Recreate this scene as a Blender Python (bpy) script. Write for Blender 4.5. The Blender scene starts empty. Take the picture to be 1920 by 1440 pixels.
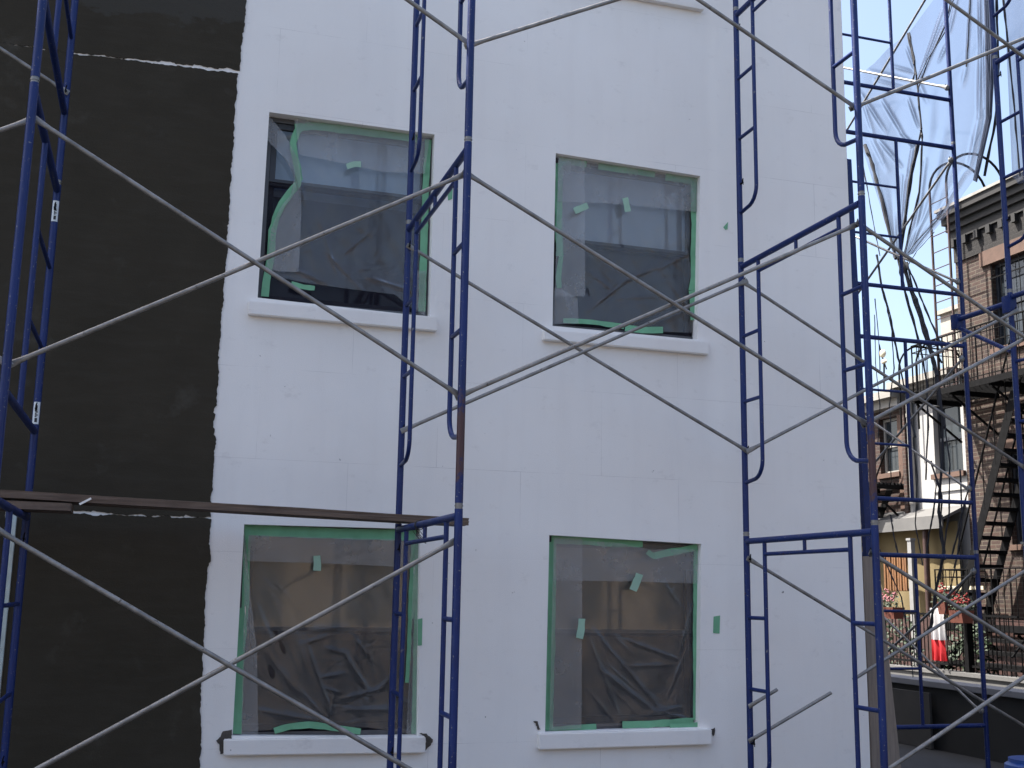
import bpy, bmesh, math, random
from mathutils import Vector, Matrix
random.seed(7)
rad = math.radians
scene = bpy.context.scene
C = scene.collection

# ------------------------------------------------------------------ camera
F, PX, PY = 2133.638, 960.0, 720.0
RIGHT = Vector((0.95388777, -0.29967218, 0.01716686))
UP = Vector((-0.07024405, -0.1672592, 0.98340741))
FWD = Vector((0.29182853, 0.93926617, 0.1805967))
CAM = Vector((0.0, -7.61238, 1.6))
cd = bpy.data.cameras.new("camera")
cam = bpy.data.objects.new("camera", cd); C.objects.link(cam)
m = Matrix((RIGHT, UP, -FWD)).transposed().to_4x4(); m.translation = CAM
cam.matrix_world = m
cd.sensor_width = 36.0; cd.lens = F/1920*36.0; cd.clip_start = 0.05; cd.clip_end = 2000
scene.camera = cam

# ------------------------------------------------------------------ light
SUN = Vector((-0.45, 0.33, 0.83)).normalized()
world = bpy.data.worlds.new("World"); scene.world = world; world.use_nodes = True
wn = world.node_tree; bg = wn.nodes['Background']
sky = wn.nodes.new('ShaderNodeTexSky'); sky.sky_type = 'NISHITA'; sky.sun_disc = False
sky.sun_elevation = math.asin(SUN.z); sky.sun_rotation = math.atan2(SUN.x, SUN.y)
sky.air_density = 1.0; sky.dust_density = 4.3; sky.ozone_density = 1.0; sky.altitude = 50
wn.links.new(sky.outputs[0], bg.inputs[0]); bg.inputs[1].default_value = 0.105
sl = bpy.data.lights.new("sun", 'SUN'); sl.energy = 4.6; sl.angle = rad(0.53); sl.color = (1.0, 0.95, 0.88)
so = bpy.data.objects.new("sun", sl); C.objects.link(so)
so.rotation_euler = SUN.to_track_quat('Z', 'Y').to_euler(); so.location = (-20, 15, 30)
scene.view_settings.view_transform = 'Standard'; scene.view_settings.look = 'None'
scene.view_settings.exposure = 1.76; scene.view_settings.gamma = 1.0

# ------------------------------------------------------------------ survey helpers (photo measurement -> place on a real plane)
def ray(u, v): return FWD + (u-PX)/F*RIGHT - (v-PY)/F*UP
def atY(u, v, Y):
    d = ray(u, v); return CAM + d*((Y-CAM.y)/d.y)
def atX(u, v, X):
    d = ray(u, v); return CAM + d*((X-CAM.x)/d.x)

# ------------------------------------------------------------------ materials
def mat(name):
    M = bpy.data.materials.new(name); M.use_nodes = True
    nt = M.node_tree; return M, nt, nt.nodes['Principled BSDF']
def N(nt, t, **k):
    n = nt.nodes.new(t)
    for a, b in k.items(): setattr(n, a, b)
    return n
def L(nt, a, b): nt.links.new(a, b)
def coords(nt): return N(nt, 'ShaderNodeTexCoord').outputs['Object']
def noise(nt, scale, detail=4, rough=.55, vec=None, stretch=None):
    n = N(nt, 'ShaderNodeTexNoise'); n.inputs['Scale'].default_value = scale
    n.inputs['Detail'].default_value = detail; n.inputs['Roughness'].default_value = rough
    v = vec or coords(nt)
    if stretch:
        mp = N(nt, 'ShaderNodeMapping'); mp.inputs['Scale'].default_value = stretch
        L(nt, v, mp.inputs[0]); v = mp.outputs[0]
    L(nt, v, n.inputs['Vector']); return n.outputs['Fac']
def ramp(nt, fac, stops):
    r = N(nt, 'ShaderNodeValToRGB'); e = r.color_ramp.elements
    while len(e) < len(stops): e.new(.5)
    for i, (p, c) in enumerate(stops):
        e[i].position = p
        e[i].color = (c, c, c, 1) if not hasattr(c, '__len__') else (*c, 1)
    L(nt, fac, r.inputs[0]); return r.outputs[0]
def mix(nt, fac, a, b):
    x = N(nt, 'ShaderNodeMix', data_type='RGBA')
    if hasattr(fac, 'is_linked') or not isinstance(fac, (int, float)): L(nt, fac, x.inputs[0])
    else: x.inputs[0].default_value = fac
    for s, i in ((a, 6), (b, 7)):
        if isinstance(s, tuple): x.inputs[i].default_value = (*s, 1)
        else: L(nt, s, x.inputs[i])
    return x.outputs[2]
def mth(nt, op, a, b=None, clamp=False):
    x = N(nt, 'ShaderNodeMath', operation=op, use_clamp=clamp)
    for i, s in enumerate((a, b)):
        if s is None: continue
        if isinstance(s, (int, float)): x.inputs[i].default_value = s
        else: L(nt, s, x.inputs[i])
    return x.outputs[0]
def bump(nt, p, h, strength=.3, dist=.005):
    b = N(nt, 'ShaderNodeBump'); b.inputs['Strength'].default_value = strength; b.inputs['Distance'].default_value = dist
    L(nt, h, b.inputs['Height']); L(nt, b.outputs[0], p.inputs['Normal'])
def simple(name, col, rough=.6, var=.25, scale=6, metal=0, bmp=0, spec=.5):
    M, nt, p = mat(name)
    n = noise(nt, scale, 5)
    d = tuple(c*(1-var) for c in col); l = tuple(min(1, c*(1+var)) for c in col)
    L(nt, mix(nt, ramp(nt, n, [(.3, 0.), (.7, 1.)]), d, l), p.inputs['Base Color'])
    p.inputs['Roughness'].default_value = rough; p.inputs['Metallic'].default_value = metal
    p.inputs['Specular IOR Level'].default_value = spec
    if bmp: bump(nt, p, noise(nt, scale*12, 4), bmp, .004)
    return M

def blue_paint(name, rust=None):
    M, nt, p = mat(name); co = coords(nt)
    n1 = noise(nt, 3.5, 6, .6, co)
    base = mix(nt, ramp(nt, n1, [(.3, 0.), (.7, 1.)]), (.0035, .015, .088), (.007, .025, .135))
    # dust streaks, chips and thin rust on the old paint
    st = noise(nt, 9, 5, .7, co, (6, 6, .8))
    base = mix(nt, ramp(nt, st, [(.54, 0.), (.80, .32)]), base, (.09, .10, .14))
    ch = noise(nt, 55, 3, .6, co)
    base = mix(nt, ramp(nt, ch, [(.655, 0.), (.68, .85)]), base, (.17, .17, .18))
    ru = noise(nt, 23, 4, .65, co)
    base = mix(nt, ramp(nt, ru, [(.68, 0.), (.74, .8)]), base, (.06, .028, .016))
    if rust:
        sp = N(nt, 'ShaderNodeSeparateXYZ'); L(nt, co, sp.inputs[0])
        z0, z1 = rust
        a = mth(nt, 'SUBTRACT', 1.0, mth(nt, 'ABSOLUTE', mth(nt, 'DIVIDE', mth(nt, 'SUBTRACT', sp.outputs[2], (z0+z1)/2), (z1-z0)/2)))
        k = mth(nt, 'ADD', a, mth(nt, 'MULTIPLY', mth(nt, 'SUBTRACT', noise(nt, 14, 5, .7, co), .5), 2.2))
        base = mix(nt, ramp(nt, k, [(.25, 0.), (.5, .85)]), base, (.075, .036, .026))
    L(nt, base, p.inputs['Base Color'])
    p.inputs['Roughness'].default_value = .42; p.inputs['Specular IOR Level'].default_value = .32
    L(nt, ramp(nt, n1, [(.3, .32), (.7, .55)]), p.inputs['Roughness'])
    bump(nt, p, ch, .12, .002)
    return M
M_BLUE = blue_paint("blue_frame_paint")
M_BLUE_RUST = blue_paint("blue_frame_paint_rusting", (.02, .62))
M_BLUE_DK = simple("blue_tarnished_steel", (.010, .018, .07), .5, .4, 8)

def galv():
    M, nt, p = mat("galvanised_tube"); co = coords(nt)
    n = noise(nt, 14, 6, .6, co)
    b = mix(nt, ramp(nt, n, [(.3, 0.), (.7, 1.)]), (.15, .148, .142), (.30, .295, .285))
    r = noise(nt, 30, 4, .6, co)
    b = mix(nt, ramp(nt, r, [(.66, 0.), (.72, .85)]), b, (.045, .03, .022))
    L(nt, b, p.inputs['Base Color']); p.inputs['Metallic'].default_value = .55
    L(nt, ramp(nt, n, [(.3, .38), (.7, .58)]), p.inputs['Roughness'])
    bump(nt, p, r, .2, .002)
    return M
M_GALV = galv()

def eps(name="white_foam_board", joints=1.0):
    M, nt, p = mat(name); co = coords(nt)
    sp = N(nt, 'ShaderNodeSeparateXYZ'); L(nt, co, sp.inputs[0])
    cb = N(nt, 'ShaderNodeCombineXYZ'); L(nt, sp.outputs[0], cb.inputs[0]); L(nt, sp.outputs[2], cb.inputs[1])
    br = N(nt, 'ShaderNodeTexBrick'); L(nt, cb.outputs[0], br.inputs['Vector'])
    br.inputs['Scale'].default_value = 1.0; br.inputs['Brick Width'].default_value = 1.22
    br.inputs['Row Height'].default_value = .61; br.inputs['Mortar Size'].default_value = .0016
    br.inputs['Mortar Smooth'].default_value = .3
    br.inputs['Color1'].default_value = (.80, .795, .785, 1); br.inputs['Color2'].default_value = (.83, .825, .815, 1); br.inputs['Mortar'].default_value = (.80, .795, .785, 1)
    big = noise(nt, .9, 4, .55, co)
    col = mix(nt, ramp(nt, big, [(.3, 0.), (.7, 1.)]), (.785, .765, .735), (.86, .85, .83))
    col = mix(nt, .35, col, br.outputs['Color'])
    jm = mth(nt, 'MULTIPLY', br.outputs['Fac'], ramp(nt, noise(nt, 1.15, 5, .65, co), [(.48, 0.0), (.64, .5*joints)]))
    col = mix(nt, jm, col, (.36, .35, .35))
    # scuffs and mortar specks
    sc = noise(nt, 5.5, 7, .72, co, (1.0, 1.0, 1.6))
    col = mix(nt, ramp(nt, sc, [(.585, 0.), (.80, .55)]), col, (.54, .52, .51))
    sp2 = noise(nt, 21, 2, .5, co)
    col = mix(nt, ramp(nt, sp2, [(.755, 0.), (.79, .85)]), col, (.20, .19, .18))
    dr = noise(nt, 2.2, 5, .6, co, (3.2, 1, .35))
    col = mix(nt, ramp(nt, dr, [(.50, 0.), (.8, .14)]), col, (.60, .575, .57))
    L(nt, col, p.inputs['Base Color']); p.inputs['Roughness'].default_value = .85
    p.inputs['Specular IOR Level'].default_value = .25
    h = mth(nt, 'ADD', noise(nt, 160, 3, .6, co), mth(nt, 'MULTIPLY', noise(nt, 2.6, 3, .5, co), 2.5))
    h = mth(nt, 'SUBTRACT', h, mth(nt, 'MULTIPLY', br.outputs['Fac'], .25*joints))
    bump(nt, p, h, .35, .004)
    return M
M_EPS = eps(); M_SILL = eps('white_foam_sill', 0.0)

def basecoat():
    M, nt, p = mat("dark_cement_coat"); co = coords(nt)
    b = noise(nt, 1.3, 6, .62, co)
    col = mix(nt, ramp(nt, b, [(.3, 0.), (.72, 1.)]), (.036, .0315, .0235), (.050, .0440, .0335))
    # pale dried blotches
    bl = noise(nt, 3.1, 6, .62, co)
    col = mix(nt, ramp(nt, bl, [(.59, 0.), (.78, .6)]), col, (.095, .090, .078))
    # dried, lighter zone above a ragged line
    sp = N(nt, 'ShaderNodeSeparateXYZ'); L(nt, co, sp.inputs[0])
    e = mth(nt, 'ADD', sp.outputs[2], mth(nt, 'MULTIPLY', mth(nt, 'SUBTRACT', noise(nt, 4, 6, .6, co, (1, 1, 2)), .5), .42))
    e = mth(nt, 'ADD', e, mth(nt, 'MULTIPLY', mth(nt, 'SUBTRACT', noise(nt, 1.1, 2, .5, co), .5), .5))
    k = N(nt, 'ShaderNodeMapRange'); k.inputs[1].default_value = 5.43; k.inputs[2].default_value = 5.46
    L(nt, e, k.inputs[0])
    col = mix(nt, mth(nt, 'MULTIPLY', k.outputs[0], .8), col, (.055, .053, .047))
    # trowel sweeps
    tr = noise(nt, 5, 5, .6, co, (.6, 1, 3.2))
    col = mix(nt, ramp(nt, tr, [(.45, 0.), (.75, .4)]), col, (.058, .052, .042))
    L(nt, col, p.inputs['Base Color'])
    L(nt, ramp(nt, b, [(.3, .7), (.7, .95)]), p.inputs['Roughness'])
    p.inputs['Specular IOR Level'].default_value = .08
    bump(nt, p, mth(nt, 'ADD', noise(nt, 90, 4, .6, co), mth(nt, 'MULTIPLY', tr, 1.5)), .35, .004)
    return M
M_COAT = basecoat()

def brick(name, c1, c2, mortar, axis='YZ', w=.215, h=.068):
    M, nt, p = mat(name); co = coords(nt)
    sp = N(nt, 'ShaderNodeSeparateXYZ'); L(nt, co, sp.inputs[0])
    cb = N(nt, 'ShaderNodeCombineXYZ')
    if axis == 'YZ':
        L(nt, mth(nt, 'ADD', sp.outputs[1], sp.outputs[0]), cb.inputs[0])
    else: L(nt, sp.outputs[0], cb.inputs[0])
    L(nt, sp.outputs[2], cb.inputs[1])
    br = N(nt, 'ShaderNodeTexBrick'); L(nt, cb.outputs[0], br.inputs['Vector'])
    br.inputs['Scale'].default_value = 1; br.inputs['Brick Width'].default_value = w; br.inputs['Row Height'].default_value = h
    br.inputs['Mortar Size'].default_value = .0075; br.inputs['Mortar Smooth'].default_value = .2
    br.inputs['Color1'].default_value = (*c1, 1); br.inputs['Color2'].default_value = (*c2, 1); br.inputs['Mortar'].default_value = (*mortar, 1)
    g = noise(nt, 1.5, 5, .6, co)
    col = mix(nt, ramp(nt, g, [(.35, 0.), (.75, .55)]), br.outputs['Color'], tuple(c*.45 for c in c1))
    L(nt, col, p.inputs['Base Color']); p.inputs['Roughness'].default_value = .88
    bump(nt, p, mth(nt, 'SUBTRACT', noise(nt, 60, 3), mth(nt, 'MULTIPLY', br.outputs['Fac'], 1.2)), .5, .008)
    return M
M_BRICK = brick("brown_brick", (.058, .030, .021), (.024, .0155, .0135), (.098, .082, .06))
M_BRICK_RED = brick("red_brick", (.058, .027, .019), (.030, .017, .014), (.075, .066, .055))
M_BRICK_DK = brick('dark_brick', (.014, .0115, .011), (.008, .0075, .0075), (.018, .0165, .0155))
M_BRICK_TAN = brick("tan_brick", (.42, .30, .19), (.33, .22, .14), (.38, .35, .30), 'XZ')

def film(name, fac, rough=.22, gl=.55):
    M = bpy.data.materials.new(name); M.use_nodes = True; nt = M.node_tree
    nt.nodes.remove(nt.nodes['Principled BSDF']); out = nt.nodes['Material Output']
    t = N(nt, 'ShaderNodeBsdfTransparent'); t.inputs[0].default_value = (.95, .96, .97, 1)
    d = N(nt, 'ShaderNodeBsdfDiffuse'); d.inputs[0].default_value = (.78, .79, .80, 1)
    tl = N(nt, 'ShaderNodeBsdfTranslucent'); tl.inputs[0].default_value = (.7, .71, .72, 1)
    g = N(nt, 'ShaderNodeBsdfGlossy'); g.inputs['Roughness'].default_value = rough
    m1 = N(nt, 'ShaderNodeMixShader'); m1.inputs[0].default_value = .4; L(nt, d.outputs[0], m1.inputs[1]); L(nt, tl.outputs[0], m1.inputs[2])
    m2 = N(nt, 'ShaderNodeMixShader'); L(nt, t.outputs[0], m2.inputs[1]); L(nt, m1.outputs[0], m2.inputs[2])
    cl = noise(nt, 4.5, 5, .6)
    L(nt, ramp(nt, cl, [(.3, fac*.85), (.7, fac*1.15)]), m2.inputs[0])
    fr = N(nt, 'ShaderNodeFresnel'); fr.inputs[0].default_value = 1.4
    m3 = N(nt, 'ShaderNodeMixShader'); L(nt, mth(nt, 'MULTIPLY', fr.outputs[0], gl*2, True), m3.inputs[0])
    L(nt, m2.outputs[0], m3.inputs[1]); L(nt, g.outputs[0], m3.inputs[2]); L(nt, m3.outputs[0], out.inputs[0])
    bp = N(nt, 'ShaderNodeBump'); bp.inputs['Strength'].default_value = .22 if fac < .2 else .05; bp.inputs['Distance'].default_value = .004
    L(nt, noise(nt, 12, 5, .6), bp.inputs['Height']); L(nt, bp.outputs[0], g.inputs['Normal'])
    return M
M_FILM = film("clear_masking_film", .105, .2, .8)
M_FILM2 = film("milky_film_flap", .26, .35, .45)

def glass():
    M = bpy.data.materials.new("window_glass"); M.use_nodes = True; nt = M.node_tree
    nt.nodes.remove(nt.nodes['Principled BSDF']); out = nt.nodes['Material Output']
    t = N(nt, 'ShaderNodeBsdfTransparent'); t.inputs[0].default_value = (.85, .9, .9, 1)
    g = N(nt, 'ShaderNodeBsdfGlossy'); g.inputs['Roughness'].default_value = .045
    fr = N(nt, 'ShaderNodeFresnel'); fr.inputs[0].default_value = 1.6
    m3 = N(nt, 'ShaderNodeMixShader'); L(nt, mth(nt, 'MULTIPLY', fr.outputs[0], 1.25, True), m3.inputs[0])
    L(nt, t.outputs[0], m3.inputs[1]); L(nt, g.outputs[0], m3.inputs[2]); L(nt, m3.outputs[0], out.inputs[0])
    return M
M_GLASS = glass()

def screen_mat():
    M = bpy.data.materials.new("insect_mesh"); M.use_nodes = True; nt = M.node_tree
    nt.nodes.remove(nt.nodes['Principled BSDF']); out = nt.nodes['Material Output']
    t = N(nt, 'ShaderNodeBsdfTransparent'); d = N(nt, 'ShaderNodeBsdfDiffuse'); d.inputs[0].default_value = (.022, .021, .031, 1)
    m2 = N(nt, 'ShaderNodeMixShader'); m2.inputs[0].default_value = .55; L(nt, t.outputs[0], m2.inputs[1]); L(nt, d.outputs[0], m2.inputs[2])
    L(nt, m2.outputs[0], out.inputs[0]); return M
M_SCREEN = screen_mat()

def net_mat():
    M = bpy.data.materials.new("debris_netting"); M.use_nodes = True; nt = M.node_tree
    nt.nodes.remove(nt.nodes['Principled BSDF']); out = nt.nodes['Material Output']
    t = N(nt, 'ShaderNodeBsdfTransparent')
    d = N(nt, 'ShaderNodeBsdfDiffuse'); d.inputs[0].default_value = (.10, .12, .17, 1)
    tl = N(nt, 'ShaderNodeBsdfTranslucent'); tl.inputs[0].default_value = (.15, .18, .27, 1)
    m1 = N(nt, 'ShaderNodeMixShader'); m1.inputs[0].default_value = .5; L(nt, d.outputs[0], m1.inputs[1]); L(nt, tl.outputs[0], m1.inputs[2])
    lw = N(nt, 'ShaderNodeLayerWeight'); lw.inputs[0].default_value = .5
    f = N(nt, 'ShaderNodeMapRange'); f.inputs[1].default_value = .0; f.inputs[2].default_value = 1.0
    f.inputs[3].default_value = .20; f.inputs[4].default_value = .97
    pw = mth(nt, 'POWER', lw.outputs['Facing'], 2.3); L(nt, pw, f.inputs[0])
    m2 = N(nt, 'ShaderNodeMixShader'); L(nt, f.outputs[0], m2.inputs[0]); L(nt, t.outputs[0], m2.inputs[1]); L(nt, m1.outputs[0], m2.inputs[2])
    L(nt, m2.outputs[0], out.inputs[0]); return M
M_NET = net_mat()

M_TAPE = simple("green_masking_tape", (.15, .38, .225), .7, .14, 9, 0, .15)
M_TAPE_P = simple("pale_green_tape", (.30, .48, .37), .7, .1, 9, 0, .15)
M_WFRAME = simple("dark_window_frame", (.022, .026, .034), .45, .2, 8)
M_FRGREY = simple('grey_window_frame', (.072, .076, .085), .5, .15, 8)
M_REFL = simple("pale_blue_sky_reflection", (.36, .44, .58), .8, .06, 3)  # blue of the reflected sky put into the panel colour
M_REFL_T = simple("tan_house_reflection", (.135, .112, .082), .8, .2, 2.5)  # brown of the reflected house put into the panel colour
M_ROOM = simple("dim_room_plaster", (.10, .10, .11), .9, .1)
M_ROOF = simple("roof_felt", (.06, .06, .06), .9)
M_MORT = simple('grey_brown_mortar', (.075, .066, .058), .95, .3, 25, 0, .6)
M_WOOD = None
def wood(name, c1, c2, stretch):
    M, nt, p = mat(name); co = coords(nt)
    g = noise(nt, 7, 7, .65, co, stretch)
    col = mix(nt, ramp(nt, g, [(.3, 0.), (.7, 1.)]), c1, c2)
    dk = noise(nt, 2.5, 5, .6, co)
    col = mix(nt, ramp(nt, dk, [(.55, 0.), (.8, .5)]), col, tuple(c*.4 for c in c1))
    L(nt, col, p.inputs['Base Color']); p.inputs['Roughness'].default_value = .85
    bump(nt, p, g, .4, .004); return M
M_WOOD = wood("weathered_plank", (.078, .054, .041), (.165, .120, .093), (.6, 9, 9))
M_WOODV = wood("grey_brown_board", (.20, .165, .135), (.31, .26, .215), (7, 7, .5))
M_CASING = simple("pale_green_trim_paint", (.46, .54, .53), .6, .12, 14)
M_WHITE_LABEL = simple("white_label", (.62, .68, .70), .5, .1)
M_BLACK = simple("black_print", (.012, .012, .014), .5, .1)
M_WIRE = simple("black_tie_wire", (.02, .02, .02), .5, .2)
M_IRON = simple("black_iron", (.0045, .0045, .005), .8, .4, 12, 0, .2, .1)
M_IRON_BRN = simple("rusty_brown_iron", (.045, .02, .016), .6, .4, 12)
M_STUCCO = simple("white_stucco", (.33, .327, .317), .9, .07, 4, 0, .5)
M_CORN = simple("grey_painted_cornice", (.26, .245, .22), .7, .15, 5)
M_STONE = simple("brownstone_lintel", (.095, .055, .039), .85, .15, 6, 0, .3)
M_DARKMETAL = simple("dark_painted_cornice", (.006, .0056, .0055), .7, .3, 5)
M_PVC = simple("white_pipe", (.22, .218, .212), .5, .1)
M_AWN = simple("yellow_canvas", (.165, .125, .058), .9, .1, 3)
M_FASCIA = simple("grey_white_fascia", (.11, .108, .105), .8, .12, 3)
M_CONC = simple("grey_concrete", (.10, .099, .096), .9, .2, 3, 0, .4)
M_COPING = simple("pale_coping_stone", (.17, .175, .19), .8, .12, 4, 0, .3)
M_PARAPET = simple("dark_render", (.016, .016, .015), .9, .25, 2, 0, .4)  # dark tone of the parapet face
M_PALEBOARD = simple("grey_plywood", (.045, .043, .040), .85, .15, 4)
M_GROUND = simple("yard_concrete", (.046, .044, .044), .92, .25, .8, 0, .4)
M_TERRA = simple("terracotta", (.13, .036, .02), .8, .15)
M_LEAF = simple("geranium_leaves", (.013, .028, .008), .7, .5, 20)
M_RED = simple("red_cloth", (.42, .010, .016), .85, .12)
M_WHITE = simple("white_cloth", (.52, .515, .52), .85, .06)
M_PETAL_R = simple("red_petals", (.22, .018, .014), .7, .2)
M_PETAL_P = simple("pink_petals", (.42, .17, .19), .7, .2)
M_ORANGE = simple("orange_slats", (.15, .065, .02), .7, .3, 9)
M_DRUM = simple("blue_plastic", (.008, .045, .20), .4, .1)
M_BEIGE = simple("beige_plastic", (.50, .45, .33), .6, .1)
M_FOAM = simple("white_foam_bit", (.8, .8, .78), .8, .05)
M_BULK = simple("beige_render", (.30, .28, .24), .9, .15, 3)

# ------------------------------------------------------------------ mesh builder
class MB:
    def __init__(s): s.bm = bmesh.new()
    def quad(s, *p):
        s.bm.faces.new([s.bm.verts.new(q) for q in p]); return s
    def box(s, x0, x1, y0, y1, z0, z1, bev=0):
        r = bmesh.ops.create_cube(s.bm, size=1)
        for v in r['verts']:
            v.co = Vector(((x0+x1)/2+v.co.x*(x1-x0), (y0+y1)/2+v.co.y*(y1-y0), (z0+z1)/2+v.co.z*(z1-z0)))
        if bev:
            ed = list({e for v in r['verts'] for e in v.link_edges})
            bmesh.ops.bevel(s.bm, geom=ed, offset=bev, segments=2, affect='EDGES', profile=.6)
        return s
    def obox(s, c, ax, ay, az):                      # oriented box: half vectors
        c, ax, ay, az = map(Vector, (c, ax, ay, az)); v = []
        for i in (-1, 1):
            for j in (-1, 1):
                for k in (-1, 1): v.append(s.bm.verts.new(c+ax*i+ay*j+az*k))
        for f in ((0,1,3,2),(4,6,7,5),(0,4,5,1),(2,3,7,6),(0,2,6,4),(1,5,7,3)): s.bm.faces.new([v[i] for i in f])
        return s
    def bar(s, a, b, w, d, up=(0, 0, 1)):            # rectangular bar between two points
        a, b = Vector(a), Vector(b); t = (b-a).normalized(); u = Vector(up)
        if abs(t.dot(u)) > .98: u = Vector((1, 0, 0))
        x = t.cross(u).normalized(); y = x.cross(t)
        return s.obox((a+b)/2, (b-a)/2, x*w/2, y*d/2)
    def tube(s, pts, r, n=12, caps=True, closed=False, sq=None):
        pts = [Vector(p) for p in pts]; rs = r if isinstance(r, (list, tuple)) else [r]*len(pts)
        m = len(pts); rings = []; ref = None
        for i in range(m):
            if closed: t = pts[(i+1) % m]-pts[i-1]
            else: t = pts[min(i+1, m-1)]-pts[max(i-1, 0)]
            t.normalize()
            if ref is None:
                ref = Vector((0, 0, 1)) if abs(t.z) < .9 else Vector((1, 0, 0))
                ref = (ref-t*ref.dot(t)).normalized()
            else:
                ref = (ref-t*ref.dot(t)); ref = ref.normalized() if ref.length > 1e-6 else t.orthogonal().normalized()
            b = t.cross(ref); a_, b_ = (1, 1) if sq is None else sq[i]
            rings.append([s.bm.verts.new(pts[i]+(ref*math.cos(2*math.pi*k/n)*a_+b*math.sin(2*math.pi*k/n)*b_)*rs[i]) for k in range(n)])
        for i in range(m if closed else m-1):
            A, B = rings[i], rings[(i+1) % m]
            for k in range(n): s.bm.faces.new((A[k], A[(k+1) % n], B[(k+1) % n], B[k]))
        if caps and not closed: s.bm.faces.new(rings[0][::-1]); s.bm.faces.new(rings[-1])
        return s
    def ribbon(s, pts, wv, nv, th=.0018):            # strip: (centre point), half-width vectors, thickness normal
        nv = Vector(nv)*th; P = [Vector(p) for p in pts]; W = [Vector(w) for w in wv]; rows = []
        for p, w in zip(P, W): rows.append([s.bm.verts.new(q) for q in (p-w, p+w, p+w+nv, p-w+nv)])
        for a, b in zip(rows, rows[1:]):
            for k in range(4): s.bm.faces.new((a[k], a[(k+1) % 4], b[(k+1) % 4], b[k]))
        s.bm.faces.new(rows[0][::-1]); s.bm.faces.new(rows[-1]); return s
    def prism(s, poly, off):                         # flat polygon pushed along off
        off = Vector(off); a = [s.bm.verts.new(p) for p in poly]; b = [s.bm.verts.new(Vector(p)+off) for p in poly]
        n = len(a); s.bm.faces.new(a); s.bm.faces.new(b[::-1])
        for i in range(n): s.bm.faces.new((a[i], b[i], b[(i+1) % n], a[(i+1) % n]))
        return s
    def sphere(s, c, r, sc=(1, 1, 1), seg=8):
        q = bmesh.ops.create_uvsphere(s.bm, u_segments=seg, v_segments=max(4, seg//2+1), radius=r)
        for v in q['verts']: v.co = Vector((v.co.x*sc[0], v.co.y*sc[1], v.co.z*sc[2]))+Vector(c)
        return s
    def build(s, name, m, parent=None, smooth=True, fix=True):
        if fix: bmesh.ops.recalc_face_normals(s.bm, faces=s.bm.faces)
        me = bpy.data.meshes.new(name); s.bm.to_mesh(me); s.bm.free()
        if smooth:
            for p in me.polygons: p.use_smooth = True
            try: me.set_sharp_from_angle(angle=rad(40))
            except Exception: pass
        me.materials.append(m)
        o = bpy.data.objects.new(name, me); C.objects.link(o)
        if parent: o.parent = parent
        return o
def tag(o, label, cat, group=None):
    o['label'] = label; o['category'] = cat
    if group: o['group'] = group
    return o
def thing(name, label, cat, loc=(0, 0, 0), group=None):
    o = bpy.data.objects.new(name, None); C.objects.link(o); o.location = loc
    o.empty_display_size = .2
    return tag(o, label, cat, group)
def struct(o, label=None):
    o['kind'] = 'structure'
    if label: o['label'] = label
    return o
def copy_tree(o):
    r = o.copy(); C.objects.link(r)
    for ch in list(o.children):
        c = ch.copy(); C.objects.link(c); c.parent = r
        for g in list(ch.children):
            d = g.copy(); C.objects.link(d); d.parent = c
    return r

# ------------------------------------------------------------------ ground
struct(MB().quad((-300, -300, 0), (300, -300, 0), (300, 300, 0), (-300, 300, 0)).build("ground", M_GROUND, None, False), "worn grey concrete yard")

struct(MB().quad((5.22, -3.2, .004), (8.3, -3.2, .004), (8.3, 9, .004), (5.22, 9, .004)).build("dark_ground_strip", simple("dark_ground_surface", (.018, .018, .019), .85, .3, 3, 0, .4), None, False), "dark strip of the yard before the low parapet")  # darker sheet laid over the yard in front of the parapet

# ------------------------------------------------------------------ white building: wall with four openings
WPX = {'UL': [(505, 210), (815, 252), (483, 558), (806, 594)], 'UR': [(1042, 287), (1313, 330), (1036, 611), (1308, 637)],
       'LL': [(458, 983), (788, 992), (436, 1380), (784, 1382)], 'LR': [(1030, 1003), (1315, 1020), (1022, 1373), (1311, 1364)]}
WIN = {k: [atY(u, v, 0) for u, v in q] for k, q in WPX.items()}       # tl, tr, bl, br
BX0, BX1, BH, BD = -9.0, 5.20, 9.2, 9.0
DEPTH = .085
wb = thing("white_building", "rendered house whose wall is clad in white foam board beside a dark cement coat", "building", (0, 0, 0))
xs = [BX0, .566, 1.745, 2.662, 3.838, BX1]; zs = [0, .68, 2.0, 3.517, 4.845, BH]
slot = {(1, 3): ('UL', 2), (2, 3): ('UL', 3), (1, 4): ('UL', 0), (2, 4): ('UL', 1), (3, 3): ('UR', 2), (4, 3): ('UR', 3), (3, 4): ('UR', 0), (4, 4): ('UR', 1),
        (1, 1): ('LL', 2), (2, 1): ('LL', 3), (1, 2): ('LL', 0), (2, 2): ('LL', 1), (3, 1): ('LR', 2), (4, 1): ('LR', 3), (3, 2): ('LR', 0), (4, 2): ('LR', 1)}
g = MB(); V = {}
for i, x in enumerate(xs):
    for j, z in enumerate(zs):
        p = WIN[slot[(i, j)][0]][slot[(i, j)][1]] if (i, j) in slot else Vector((x, 0, z))
        if i == 5: p = Vector((BX1+.004*math.sin(z*2), 0, z))
        V[i, j] = g.bm.verts.new(p)
for i in range(5):
    for j in range(5):
        if i in (1, 3) and j in (1, 3): continue
        g.bm.faces.new((V[i, j], V[i+1, j], V[i+1, j+1], V[i, j+1]))
for k, q in WIN.items():                                              # foam reveals
    tl, tr, bl, br = q; d = Vector((0, DEPTH+.02, 0))
    for a, b in ((tl, tr), (tr, br), (br, bl), (bl, tl)): g.quad(a, b, b+d, a+d)
g.quad((BX1, 0, 0), (BX1, BD, 0), (BX1, BD, BH), (BX1, 0, BH)); g.quad((BX0, 0, 0), (BX0, BD, 0), (BX0, BD, BH), (BX0, 0, BH))
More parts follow.
